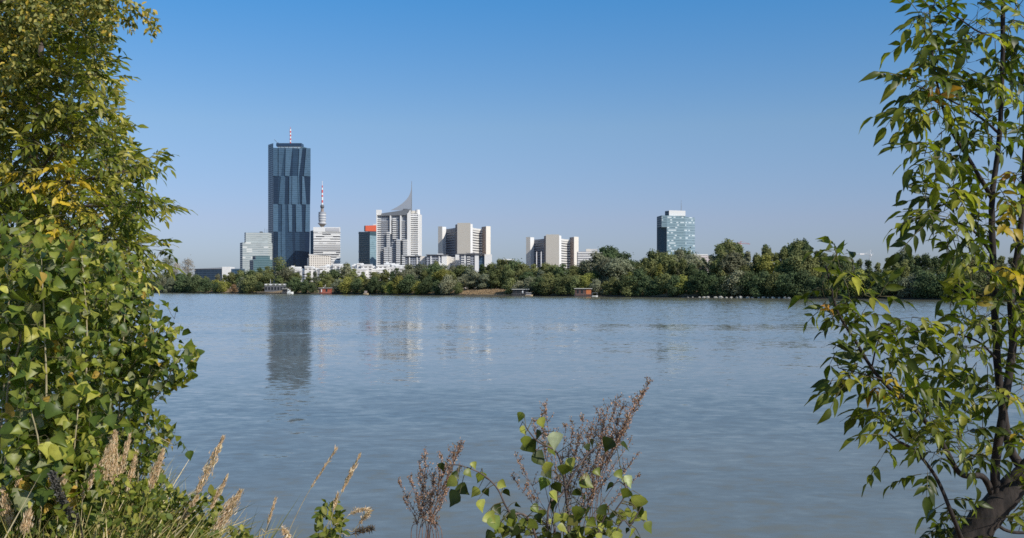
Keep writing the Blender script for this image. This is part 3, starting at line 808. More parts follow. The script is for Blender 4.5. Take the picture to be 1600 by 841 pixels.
s = crane(1500, 1359.5, 390.5, 1336, 1365, plain('crane_white', (0.66, 0.68, 0.7), 0.5), 'white tower crane above the trees at the right', 397.5, -0.3)
MB().box(s.X(1343), s.X(1350), s.D - 0.8, s.D + 0.8, s.Z(398.2), s.Z(396)).build('counterweight', WHITEW, s.root)
crane(1900, 1157, 377, 1143, 1172, plain('crane_red', (0.55, 0.16, 0.13), 0.5), 'red tower crane with its jib just showing over tall trees', 381.5, -1.5)
# ------------------------------------------------------------------ trees of the far bank
TREE_KINDS = {}
rs = np.random.RandomState(5)


def crown_mesh(name, height, width, base, lobes, nq, q, shape='round', gap=0.0):
    """leaf clumps (small bent quads) spread over many lobes -> uneven outline, gaps, light and dark clumps"""
    cs = []
    for i in range(lobes):
        t = rs.uniform(0, 1)
        zc = base + (height - base) * (0.08 + 0.84 * t)
        if shape == 'round': rr = width / 2 * math.sqrt(max(0.05, 1 - (2 * t - 0.75) ** 2 * 0.85)) * rs.uniform(.55, 1.12)
        elif shape == 'tall': rr = width / 2 * (0.35 + 0.75 * math.sin(math.pi * min(1, t * 0.9 + 0.15)))
        elif shape == 'dome': rr = width / 2 * math.sqrt(max(0.03, 1 - t * t))
        else: rr = width / 2 * (1.05 - t) ** 0.6
        ang = rs.uniform(0, 2 * math.pi); rad = rr * math.sqrt(rs.uniform(0, 1)) * 0.78
        lr = width * rs.uniform(0.10, 0.23) * (0.85 if shape == 'tall' else 1)
        cs.append((rad * math.cos(ang), rad * math.sin(ang), zc, lr))
    cs.append((0, 0, height - width * 0.16, width * 0.16))
    w = np.array([c[3] ** 2 for c in cs]); w /= w.sum()
    V = []; Fc = []
    for c, k in zip(cs, (w * nq).astype(int)):
        d = rs.normal(size=(k, 3)); d[:, 2] = d[:, 2] * 0.8 + 0.25
        d /= np.linalg.norm(d, axis=1)[:, None]
        r = c[3] * rs.uniform(0.45, 1.1, k) ** 0.8 * (1 + np.abs(rs.normal(size=k)) ** 2 * 0.10)
        p = np.array(c[:3]) + d * r[:, None] * np.array((1, 1, 0.9 if shape in ('round', 'dome') else 1.25)) * rs.uniform(.8, 1.2, 3)
        p[:, 2] = np.maximum(p[:, 2], base * 0.5 + 0.1)
        nrm = d + rs.normal(size=(k, 3)) * 0.45
        nrm /= np.linalg.norm(nrm, axis=1)[:, None]
        a = np.cross(nrm, rs.normal(size=(k, 3))); a /= np.linalg.norm(a, axis=1)[:, None]
        b_ = np.cross(nrm, a)
        sz = q * rs.uniform(0.6, 1.35, k)[:, None]
        n0 = len(V)
        quad = np.stack([p - a * sz, p - b_ * sz * 0.62 + nrm * sz * 0.2, p + a * sz, p + b_ * sz * 0.62 + nrm * sz * 0.2], 1).reshape(-1, 3)
        V += quad.tolist(); Fc += [[n0 + 4 * i, n0 + 4 * i + 1, n0 + 4 * i + 2, n0 + 4 * i + 3] for i in range(k)]
    me = bpy.data.meshes.new(name); me.from_pydata(V, [], Fc)
    return me, cs


FARBARK = bark_mat('far_bark', (0.07, 0.055, 0.04), (0.16, 0.13, 0.10), 3)
FL = {  # distance haze is mixed into these leaf colours
    'dark green': far_leaf_mat('far_leaf_dark', (0.080, 0.115, 0.062), (0.165, 0.222, 0.092), (0.139, 0.157, 0.076)),
    'olive green': far_leaf_mat('far_leaf_olive', (0.139, 0.168, 0.076), (0.271, 0.301, 0.118), (0.284, 0.261, 0.103)),
    'yellow green': far_leaf_mat('far_leaf_yellow', (0.219, 0.250, 0.071), (0.416, 0.432, 0.117), (0.443, 0.368, 0.103)),
    'grey green': far_leaf_mat('far_leaf_grey', (0.165, 0.187, 0.124), (0.311, 0.335, 0.209), (0.337, 0.301, 0.182)),
    'reddish brown': far_leaf_mat('far_leaf_brown', (0.284, 0.182, 0.108), (0.522, 0.353, 0.195), (0.548, 0.341, 0.182)),
    'bare grey': far_leaf_mat('far_twigs_grey', (0.364, 0.341, 0.300), (0.600, 0.552, 0.472), (0.548, 0.473, 0.367)),
}
PROTO = {}
for kind, specs in {
    'spreading': [(12, 9.0, 1.6, 24, 4200, 0.32, 'round'), (12, 10, 1.4, 28, 4600, 0.32, 'round'), (12, 7.5, 1.8, 20, 3800, 0.32, 'round')],
    'tall': [(12, 6.0, 1.5, 26, 3400, 0.30, 'tall'), (12, 4.8, 1.4, 24, 3000, 0.28, 'tall'), (12, 5.6, 1.2, 26, 3200, 0.28, 'cone'), (12, 6.6, 1.5, 16, 2800, 0.30, 'tall')],
    'rounded bush': [(6, 8.5, 0.1, 24, 3000, 0.27, 'dome'), (6, 7.0, 0.1, 20, 2600, 0.27, 'dome')],
    'thin': [(12, 8.5, 3.0, 30, 1500, 0.22, 'round')],
}.items():
    PROTO[kind] = []
    for h, w, b0, nl, nq, q, sh in specs:
        me, cs = crown_mesh('crown', h, w, b0, nl, nq, q, sh)
        me.materials.append(FL['olive green'])
        tm = MB(); tm.tube([(0, 0, -1.2), (0.08, 0, h * 0.25), (-0.1, 0.05, h * 0.55), (0.05, 0, h * 0.86)], [0.26, 0.2, 0.12, 0.04], 6)
        for c in cs[:9]:
            zz = max(0.5, c[2] * 0.55)
            tm.tube([(0, 0, zz), (c[0] * .5, c[1] * .5, (zz + c[2]) / 2 + .2), (c[0], c[1], c[2])], [0.10, 0.07, 0.03], 4)
        tme = bpy.data.meshes.new('trunk'); tme.from_pydata(tm.v, [], tm.f); tme.materials.append(FARBARK)
        PROTO[kind].append((me, tme, h, w))

SECT = [(-200, 235, 'behind the left foliage'), (235, 275, 'just right of the left foliage'),
        (275, 312, 'left of the dark hall'), (312, 346, 'below the long dark hall'), (346, 374, 'below the small white block'),
        (374, 398, 'below the pale glass block'), (398, 420, 'below the low teal block'), (420, 452, 'below the skyscraper, left half'),
        (452, 486, 'below the skyscraper, right half'), (486, 520, 'below the striped office'), (520, 556, 'right of the striped office'),
        (556, 590, 'below the red-topped tower'), (590, 626, 'below the spired tower, left half'), (626, 660, 'below the spired tower, right half'),
        (660, 700, 'below the white-ended slab'), (700, 724, 'left of the clearing'), (724, 760, 'behind the clearing, left half'), (760, 798, 'behind the clearing, right half'),
        (798, 836, 'behind the dark houseboat'), (836, 866, 'below the slim white chimneys'), (866, 898, 'left of the orange panel'),
        (898, 936, 'behind the orange panel'), (936, 972, 'right of the banded block'), (972, 1010, 'left of the teal tower'),
        (1010, 1050, 'below the teal tower, left half'), (1050, 1090, 'below the teal tower, right half'), (1090, 1130, 'behind the leftmost boulders'),
        (1130, 1170, 'behind the middle boulders'), (1170, 1215, 'behind the rightmost boulders'), (1215, 1260, 'past the last boulders'),
        (1260, 1320, 'behind the arching branch'), (1320, 1375, 'below the white crane'), (1375, 1430, 'right of the white crane'),
        (1430, 1490, 'behind the right outer leaves'), (1490, 1560, 'behind the right stems'), (1560, 1700, 'at the right picture edge')]


def sector(px):
    for a, b_, t in SECT:
        if a <= px < b_: return t
    return SECT[-1][2]


def shore_at(px):
    t = (px - 800) / F
    y = 500.0
    for _ in range(40): y = 0.5 * y + 0.5 * shore(t * y)
    return y


far_trees = []


def far_tree(px, ytop, off, kind, col, wmul=1.0, row=''):
    Y = shore_at(px) + off
    x = (px - 800) / F * Y
    d = Y - shore(x)
    zb = far_z(d) - 0.15
    h = EYE + (HOR - ytop) / F * Y - zb
    if h < 1.2: return
    me, tme, ph, pw = random.choice(PROTO[kind])
    k = h / ph
    noun = {'spreading': 'spreading tree', 'tall': 'slim tree', 'rounded bush': 'rounded bush', 'thin': 'thin tree'}[kind]
    root = empty('riverside_bush' if kind == 'rounded bush' else 'riverside_tree', (x, Y, zb), None, 'bush' if kind == 'rounded bush' else 'tree', 'trees and bushes along the far bank')
    wk = k * wmul if h > 7 or kind == 'rounded bush' else k * wmul * 1.2
    root.scale = (wk * rnd(.9, 1.1), wk * rnd(.9, 1.1), k); root.rotation_euler = (0, 0, rnd(0, 6.28))
    for nm, mesh, mt in (('trunk', tme, None), ('crown', me, FL[col])):
        o = bpy.data.objects.new(nm, mesh); COL.objects.link(o); o.parent = root
        if mt:
            o.material_slots[0].link = 'OBJECT'; o.material_slots[0].material = mt
    far_trees.append((px, '%s %s, %s, %s' % (col, noun, row, sector(px)), root))


PROFILE = [(140, 428), (195, 430), (230, 428), (262, 424), (280, 424), (300, 428), (320, 431), (350, 428), (380, 423), (405, 418), (425, 416), (445, 419), (465, 425), (485, 425), (505, 421), (520, 419),
           (542, 414), (560, 420), (578, 426), (600, 422), (620, 418), (640, 415), (660, 413), (680, 410), (700, 415), (720, 413), (745, 415), (760, 413), (775, 406), (790, 405), (803, 407), (815, 411), (850, 412), (870, 415), (885, 410), (900, 414), (920, 412),
           (932, 396), (942, 388), (955, 386), (968, 391), (980, 401), (992, 409), (1005, 402), (1018, 395), (1035, 396), (1050, 394), (1065, 390), (1080, 396), (1095, 404), (1108, 400), (1120, 386),
           (1138, 380), (1155, 385), (1168, 393), (1182, 402), (1196, 384), (1208, 398), (1224, 386), (1240, 381), (1258, 378), (1275, 390), (1290, 397), (1310, 403), (1330, 404), (1350, 406), (1372, 409), (1392, 398),
           (1415, 391), (1432, 400), (1448, 398), (1465, 403), (1482, 395), (1500, 398), (1525, 403), (1550, 398), (1580, 402), (1620, 398)]


def prof(px):
    for (a, ya), (b_, yb) in zip(PROFILE, PROFILE[1:]):
        if px <= b_: return ya + (yb - ya) * (px - a) / (b_ - a)
    return PROFILE[-1][1]


# skyline row
px = 150
while px < 1640:
    yt = prof(px) + rnd(-1.0, 3.0)
    right = px > 1090
    if right: kind = 'tall'
    else: kind = random.choice(['spreading', 'spreading', 'spreading', 'tall'])
    col = random.choice(['dark green', 'olive green', 'olive green', 'grey green'] if px < 1180 else ['dark green', 'olive green', 'olive green', 'dark green'])
    far_tree(px, yt, rnd(34, 52), kind, col, 1.05 if px > 1000 else 1.3, 'rear row')
    px += rnd(13, 19) * (0.85 if kind == 'tall' else 1.15) * (1.0 if px > 900 else 0.9)
# named crowns that stand out against the sky
for px, yt, kind, col, wm in ((943, 386, 'spreading', 'dark green', 1.05), (958, 388, 'spreading', 'dark green', .9), (1138, 378.5, 'tall', 'olive green', 1.3), (1126, 382, 'tall', 'olive green', 1.0), (1152, 384, 'tall', 'yellow green', 1.0), (1196, 382.5, 'tall', 'dark green', .8), (1258, 377, 'tall', 'dark green', .8), (1240, 380, 'tall', 'grey green', .9),
                              (1226, 385, 'tall', 'dark green', .7), (1415, 390, 'spreading', 'grey green', .8), (1065, 389.5, 'spreading', 'dark green', 1.0), (437, 403, 'thin', 'olive green', 1.3), (542, 412.5, 'spreading', 'olive green', 1.0), (263, 403.5, 'thin', 'grey green', 1.25), (294, 406, 'thin', 'bare grey', 1.1),
                              (276, 411, 'thin', 'bare grey', .8), (682, 409, 'tall', 'olive green', 1.0), (780, 404.5, 'spreading', 'olive green', 1.0), (1018, 393, 'spreading', 'dark green', .9)):
    far_tree(px, yt, rnd(56, 66), kind, col, wm, 'rising tallest')
# middle row
px = 156
while px < 1640:
    yt = prof(px) + rnd(7, 19) * (1.35 if px > 900 else 1.0)
    kind = random.choice(['spreading', 'tall', 'tall'] if px > 1000 else ['spreading', 'spreading', 'spreading', 'tall'])
    col = random.choice(['dark green', 'olive green', 'olive green', 'grey green', 'yellow green'] if px < 1180 else ['dark green', 'olive green', 'olive green', 'dark green', 'yellow green'])
    if not (728 < px < 796 and False): far_tree(px, min(yt, 441), rnd(17, 25), kind, col, 1.15 if px > 1000 else 1.4, 'middle row')
    px += rnd(13, 20)
# waterside bushes
px = 158
while px < 1640:
    sc = (px - 800) / F
    gap = 724 < px < 797 or 410 < px < 452 or 497 < px < 521
    if not gap:
        yt = rnd(432, 443) - (6 if px > 950 else 0)
        col = random.choice(['dark green', 'olive green', 'grey green', 'dark green', 'dark green', 'dark green', 'yellow green'])
        if 365 < px < 408 and random.random() < 0.6: col = 'reddish brown'; yt = 446
        far_tree(px, yt, rnd(2.5, 7), 'rounded bush', col, 1.0, 'waterside')
    px += rnd(11, 17)
for px, yt in ((735, 444.5), (752, 446.5), (770, 443.5), (788, 444), (418, 441), (432, 442), (446, 440), (500, 441), (514, 440)):
    far_tree(px, yt, 20, 'rounded bush', random.choice(['dark green', 'olive green']), 1.0, 'set back')
for px, yt in ((738, 436), (750, 433), (760, 435), (770, 432), (782, 436), (700, 436), (712, 437)):
    far_tree(px, yt, rnd(27, 32), 'rounded bush', random.choice(['dark green', 'olive green']), 1.0, 'behind the grass')
# one label per tree: count those that would otherwise read alike
ORD = ['leftmost', 'second from left', 'third from left', 'fourth from left', 'fifth from left', 'sixth from left', 'seventh from left', 'eighth from left']
byl = {}
for px, l, o in far_trees: byl.setdefault(l, []).append((px, o))
for l, lst in byl.items():
    lst.sort(key=lambda t: t[0])
    for i, (px, o) in enumerate(lst):
        o['label'] = l if len(lst) == 1 else l + ', ' + ORD[min(i, 7)]

# ------------------------------------------------------------------ houseboats, boats and landing places
def bp(px, off=-3.0):
    Y = shore_at(px) + off
    return (px - 800) / F * Y, Y, Y / F


DARKWOOD = plain('dark_stained_wood', (0.035, 0.032, 0.035), 0.6, 0.3, 1.5)
BROWNWOOD = plain('brown_wood', (0.11, 0.06, 0.05), 0.65, 0.25, 1.5)
ORANGE = plain('orange_panel', (0.55, 0.17, 0.06), 0.6, 0.1, 1.0)
REDWOOD = plain('red_brown_boards', (0.38, 0.10, 0.06), 0.65, 0.2, 1.0)
PALEROOF = plain('pale_roof_edge', (0.62, 0.6, 0.55), 0.6, 0.12, 1.0)
DGLASS = plain('dark_window', (0.02, 0.025, 0.03), 0.15, 0.1)
HULL = plain('hull_dark', (0.05, 0.05, 0.05), 0.6, 0.2)
GELCOAT = plain('white_gelcoat', (0.80, 0.80, 0.78), 0.3, 0.04)
TANW = plain('tan_wood', (0.42, 0.33, 0.22), 0.7, 0.2, 1.0)


def hull(mb, x, y, L, Wd, H, z0=-0.1, sx=1):
    n = 8; vs = []
    for j, (zf, wf) in enumerate(((0.0, 0.6), (0.55, 0.92), (1.0, 1.0))):
        for i in range(n + 1):
            t = i / n
            w = Wd / 2 * wf * (1 - max(0, (t - 0.55) / 0.45) ** 2.2) + 0.01
            sh = H * 0.25 * max(0, t - 0.5)
            vs.append((x + sx * (t - .5) * L, y - w, z0 + (H + sh) * zf)); vs.append((x + sx * (t - .5) * L, y + w, z0 + (H + sh) * zf))
    fs = []; m1 = 2 * (n + 1)
    for j in range(2):
        for i in range(n):
            a = j * m1 + 2 * i
            fs += [[a, a + 2, a + 2 + m1, a + m1], [a + 1, a + 1 + m1, a + 3 + m1, a + 3]]
    for i in range(n):
        a = 2 * m1 + 2 * i; fs.append([a, a + 2, a + 3, a + 1])
    fs.append([0, m1, m1 + 1, 1]); fs.append([m1, 2 * m1, 2 * m1 + 1, m1 + 1])
    mb.add(vs, fs)
    return mb


def houseboat(px0, px1, ytop, wall, roof, label, panels=(), rail=True):
    pm = (px0 + px1) / 2
    x, Y, s = bp(pm, -4.5)
    r = empty('houseboat', (x, Y, 0), label, 'houseboat')
    w = (px1 - px0) * s / 2; zt = EYE + (HOR - ytop) * s
    MB().box(x - w * 1.02, x + w * 1.02, Y - 2.4, Y + 2.6, -0.3, 0.42).build('pontoon', HULL, r)
    c = MB().box(x - w * .9, x + w * .9, Y - 1.6, Y + 2.2, 0.43, zt - 0.24).build('cabin', wall, r)
    MB().box(x - w * 1.0, x + w * 1.0, Y - 2.2, Y + 2.6, zt - 0.235, zt).build('roof', roof, r)
    for (a, b_, z0, z1, mt, nm) in panels:
        MB().box(x - w * .9 + 1.8 * w * a, x - w * .9 + 1.8 * w * b_, Y - 1.66, Y - 1.55, 0.43 + (zt - .65) * z0, 0.43 + (zt - .65) * z1).build(nm, mt, c)
    mb = MB()
    for k in range(9):
        xx = x - w * .98 + 1.96 * w * k / 8
        mb.bar((xx, Y - 2.3, 0.4), (xx, Y - 2.3, 1.3), 0.03)
    mb.bar((x - w, Y - 2.3, 1.3), (x + w, Y - 2.3, 1.3), 0.04)
    if rail: mb.build('railing', STEEL, r)
    return r, x, Y, s, w, zt


r, x, Y, s, w, zt = houseboat(799.5, 827, 451.8, DARKWOOD, PALEROOF, 'dark houseboat with pale flat roof beside the sandy clearing',
                              ((.06, .18, .3, .8, DGLASS, 'window'), (.28, .45, .3, .85, DGLASS, 'window'), (.60, .68, .35, .8, WHITE, 'white_door')))
mb = MB(); mb.bar((x + w * .7, Y, zt), (x + w * 1.45, Y, zt + 2.4), 0.10); mb.bar((x + w * 1.45, Y, zt + 2.4), (x + w * 1.05, Y, zt - 1.2), 0.05); mb.build('boom', DARKWOOD, r)
x, Y, s = bp(826.5, -7.5)
r = empty('moored_boat', (x, Y, 0), 'small cabin boat with tan hull moored beside the dark houseboat', 'boat')
hull(MB(), x, Y, 12 * s, 1.8, 0.75).build('hull', TANW, r)
mb = MB().box(x - 4.6 * s, x + 3.4 * s, Y - .7, Y + .7, 0.66, 1.75)
mb.build('cabin', plain('cabin_grey', (0.3, 0.28, 0.3), .5), r)
MB().box(x - 5 * s, x + 3.8 * s, Y - .8, Y + .8, 1.755, 1.86).build('cabin_roof', PALEROOF, r)
mb = MB()
for k in range(3): mb.box(x + (-4.2 + 2.6 * k) * s, x + (-2.2 + 2.6 * k) * s, Y - .73, Y - .69, 1.15, 1.6)
mb.build('window', DGLASS, r)
houseboat(897, 925, 450.6, BROWNWOOD, PALEROOF, 'brown houseboat with a bright orange panel at its right end',
          ((.68, .98, .2, .92, ORANGE, 'orange_panel'), (.1, .22, .35, .8, DGLASS, 'window'), (.36, .48, .35, .8, DGLASS, 'window')))
x, Y, s = bp(929.5, -8)
r = empty('moored_boat', (x, Y, 0), 'small white open boat moored right of the orange-panelled houseboat', 'boat')
hull(MB(), x, Y, 9 * s, 1.4, 0.6).build('hull', GELCOAT, r)
MB().box(x - 2 * s, x - 1.2 * s, Y - .55, Y + .55, 0.55, 0.68).build('bench', TANW, r)
mb = MB(); mb.box(x - 3.4 * s, x + 4.4 * s, Y + 1.6, Y + 3.4, 1.85, 1.93)
for dx in (-3.2, 4.2):
    for dy in (1.7, 3.3): mb.bar((x + dx * s, Y + dy, -.4), (x + dx * s, Y + dy, 1.85), .05)
o = mb.build('landing_canopy', STEEL); tag(o, 'thin flat canopy on posts above the small white open boat', 'canopy')
houseboat(498.5, 519, 449.8, REDWOOD, PALEROOF, 'small red-brown boathouse with white flat roof under the striped office block',
          ((.16, .24, .25, .8, WHITE, 'white_door'), (.0, .12, .1, .95, DARKWOOD, 'dark_boarding'), (.55, .7, .35, .8, DGLASS, 'window')))
# clubhouse on the bank with white railing, landing stage, dark boathouse and white motorboat
x, Y, s = bp(431, 9)
r = empty('clubhouse', (x, Y, far_z(9)), 'low grey clubhouse with white terrace railing on the far bank', 'building')
w = 17 * s
MB().box(x - w, x + w, Y - 1, Y + 6, 1.2, EYE + (HOR - 446.5) * s).build('wall', plain('weathered_grey_wood', (0.13, 0.13, 0.14), .7), r)
mb = MB()
for k in range(7): mb.box(x - w + (1 + k * 4.8) * s, x - w + (3.6 + k * 4.8) * s, Y - 1.06, Y - .95, 2.4, 4.3)
mb.build('window', DGLASS, r)
mb = MB(); zt = EYE + (HOR - 446.5) * s
for k in range(26):
    xx = x - w + 2 * w * k / 25
    mb.bar((xx, Y - 1.1, zt), (xx, Y - 1.1, zt + 1.1), 0.05)
mb.bar((x - w, Y - 1.1, zt + 1.1), (x + w, Y - 1.1, zt + 1.1), 0.07)
for a, b_ in ((0.5, 4), (7, 12), (16, 18.5), (22, 26), (29.5, 32.5)): mb.box(x - w + a * s, x - w + b_ * s, Y - 1.2, Y - 1.14, zt + 0.35, zt + 0.95)
mb.build('railing', WHITEW, r)
mb = MB(); mb.bar((x - 9 * s, Y + 1, zt), (x - 9 * s, Y + 1, zt + 4.2), 0.09); mb.build('flagpole', WHITEW, r)
x, Y, s = bp(426, -3)
r = empty('landing_stage', (x, Y, 0), 'long pale wooden landing stage below the clubhouse', 'jetty')
MB().box(x - 24 * s, x + 15 * s, Y - 1.5, Y + 2.5, 1.0, 1.22).build('deck', TANW, r)
mb = MB()
for k in range(12): mb.bar((x + (-23 + k * 3.3) * s, Y - 1.2, -1), (x + (-23 + k * 3.3) * s, Y - 1.2, 1.0), .12, 5)
mb.build('piles', DARKWOOD, r)
houseboat(441.5, 451, 451.2, DARKWOOD, PALEROOF, 'small dark boathouse at the right end of the landing stage', ((.3, .6, .3, .8, DGLASS, 'window'),))
x, Y, s = bp(453.8, -9)
r = empty('motorboat', (x, Y, 0), 'white motorboat with small cabin moored right of the dark boathouse', 'boat')
hull(MB(), x, Y, 9.5 * s, 2.2, 1.35).build('hull', GELCOAT, r)
MB().prism([(x - 4 * s, Y - .8), (x - .2 * s, Y - .7), (x - .2 * s, Y + .7), (x - 4 * s, Y + .8)], 1.2, [2.9, 2.5, 2.5, 2.9]).build('cabin', GELCOAT, r)
MB().box(x - 3.6 * s, x - 1 * s, Y - .84, Y - .78, 1.8, 2.35).build('window', DGLASS, r)
x, Y, s = bp(572, -5)
r = empty('moored_boat', (x, Y, 0), 'small grey-tan covered boat by a little jetty right of the red boathouse', 'boat')
hull(MB(), x, Y, 8 * s, 1.8, 0.9).build('hull', TANW, r)
MB().box(x - 2.4 * s, x + 1.6 * s, Y - .7, Y + .7, .8, 2.2).build('cabin', plain('boat_cover', (0.33, 0.27, 0.25), .7), r)
# boulders along the water on the right
me_list = []
for k in range(3):
    mb = MB(); n = 8; vs = [(0, 0, 0.9)]; 
    prof_ = [(0.55, 0.75), (0.95, 0.3), (1.0, -0.1), (0.8, -0.5)]
    for r_, z in prof_:
        for i in range(n):
            a = 2 * math.pi * i / n; q = r_ * rnd(.8, 1.2)
            vs.append((q * math.cos(a), q * math.sin(a), z * rnd(.8, 1.15)))
    fs = [[0, 1 + i, 1 + (i + 1) % n] for i in range(n)]
    for j in range(3): fs += [[1 + j * n + i, 1 + (j + 1) * n + i, 1 + (j + 1) * n + (i + 1) % n, 1 + j * n + (i + 1) % n] for i in range(n)]
    me = bpy.data.meshes.new('boulder'); me.from_pydata(vs, [], fs); me.materials.append(plain('pale_limestone_%d' % k, (0.44, 0.42, 0.37), .85, .2, 1.5)); me_list.append(me)
n_st = 0
for px in list(np.arange(1066, 1262, 8.4)):
    px = px + rnd(-2.0, 2.0)
    x, Y, s = bp(px, -1.8 + rnd(-.5, .5))
    o = bpy.data.objects.new('boulder', random.choice(me_list)); COL.objects.link(o)
    o.location = (x, Y, 0.12); k = rnd(.45, .85) * (1 if px > 1085 else .55); o.scale = (k * rnd(.9, 1.5), k, k * rnd(.7, 1)); o.rotation_euler = (0, 0, rnd(0, 6.28))
    tag(o, 'pale boulder in the row along the far waterline', 'boulder', 'pale boulders along the far waterline')
# dry grass of the clearing
m = plain('dry_bank_grass', (0.36, 0.25, 0.14), .9, .35, .8)
V = []; Fc = []
for i in range(5200):
    px = rnd(722, 802); off = rnd(3.0, 22)
    Y = shore_at(px) + off; x = (px - 800) / F * Y; z = far_z(Y - shore(x)); h = rnd(.2, .7); a = rnd(0, 6.28); n0 = len(V); w = .16
    V += [(x - w * math.cos(a), Y - w * math.sin(a), z - .05), (x + w * math.cos(a), Y + w * math.sin(a), z - .05), (x + rnd(-.2, .2), Y + rnd(-.2, .2), z + h)]
    Fc.append([n0, n0 + 1, n0 + 2])
o = link_mesh('dry_grass', V, Fc, m); tag(o, 'dry tan grass on the sandy clearing of the far bank', 'grass', kind='stuff')
# ------------------------------------------------------------------ plants on the near bank
rp = np.random.RandomState(21)
LANCE = ([0, .12, .3, .5, .72, .9, 1.0], [0.0, .10, .175, .19, .13, .05, 0.0])
DELTA = ([0, .06, .2, .38, .58, .8, 1.0], [0.02, .30, .50, .45, .30, .12, 0.0])
OVAL = ([0, .15, .35, .6, .85, 1.0], [0.0, .17, .27, .27, .14, 0.0])
BLADE = ([0, .3, .65, 1.0], [.02, .022, .016, 0.0])


class Leaves:
    def __init__(self, tmpl, fold=0.18, droop=0.18):
        self.u, self.hw = tmpl; self.fold = fold; self.droop = droop
        self.o = []; self.d = []; self.n = []; self.s = []; self.c = []

    def put(self, o, d, n, s, c):
        self.o.append(o); self.d.append(d); self.n.append(n); self.s.append(s); self.c.append(c)

    def build(self, name, mat, parent):
        o = np.array(self.o, float); d = np.array(self.d, float); n = np.array(self.n, float)
        s = np.array(self.s, float)[:, None, None]; c = np.array(self.c, float)
        d /= np.linalg.norm(d, axis=1)[:, None] + 1e-9
        w = np.cross(n, d); w /= np.linalg.norm(w, axis=1)[:, None] + 1e-9
        n = np.cross(d, w)
        k = len(o)
        fl = (rp.uniform(.3, 1.7, k) * self.fold)[:, None]; dr = (rp.uniform(.2, 1.8, k) * self.droop)[:, None]
        wid = rp.uniform(.82, 1.15, k)[:, None]; skew = (rp.uniform(-.10, .10, k))[:, None]
        tu = []; tv = []; tf = []
        m = len(self.u)
        for u, h in zip(self.u, self.hw): tu.append(u); tv.append(0.0)          # midrib
        for sg in (-1, 1):
            for u, h in zip(self.u[1:-1], self.hw[1:-1]): tu.append(u); tv.append(sg * h)
        L0 = m; R0 = m + (m - 2)
        for side, b0 in ((0, L0), (1, R0)):
            for i in range(m - 1):
                e0 = None if i == 0 else b0 + i - 1
                e1 = None if i == m - 2 else b0 + i
                if e0 is None: f = [0, 1, e1]
                elif e1 is None: f = [i, i + 1, e0]
                else: f = [i, i + 1, e1, e0]
                tf.append(f if side == 1 else f[::-1])
        tu = np.array(tu)[None, :]; tv = np.array(tv)[None, :]
        U = np.repeat(tu, k, 0); V = tv * wid
        wave_ = 0.05 * np.sin(U * 9 + rp.uniform(0, 6.28, k)[:, None]) * (np.abs(tv) > 0)
        Wn = np.abs(V) * fl * 2 - dr * U ** 2 + wave_ * 0.6
        Vv = V + skew * U ** 2
        pts = o[:, None, :] + s * (U[..., None] * d[:, None, :] + Vv[..., None] * w[:, None, :] + Wn[..., None] * n[:, None, :])
        nv = tu.shape[1]
        cc = np.repeat(c[:, None, :], nv, 1)
        cc[:, :m, :] *= 1.22; cc[:, 0, :] *= 1.1
        cc = cc * rp.uniform(.92, 1.08, (k, nv, 1))
        faces = []
        for j in range(k):
            b0 = j * nv
            for f in tf: faces.append([b0 + i for i in f])
        return link_mesh(name, pts.reshape(-1, 3), faces, mat, parent, True, cols=np.clip(cc.reshape(-1, 3), 0, .9))


UP = np.array((0, 0, 1.0)); SUNV = np.array(sd)


def unit(v): return v / (np.linalg.norm(v) + 1e-9)


def stem_part(sk, m1, m2, root):
    mb = MB(); mb.v = list(sk.limb.v); mb.f = list(sk.limb.f); mb.mi = [0] * len(mb.f); mb.cur = 1
    mb.add(sk.twig.v, sk.twig.f)
    return mb.build('stem', [m1, m2], root, True)


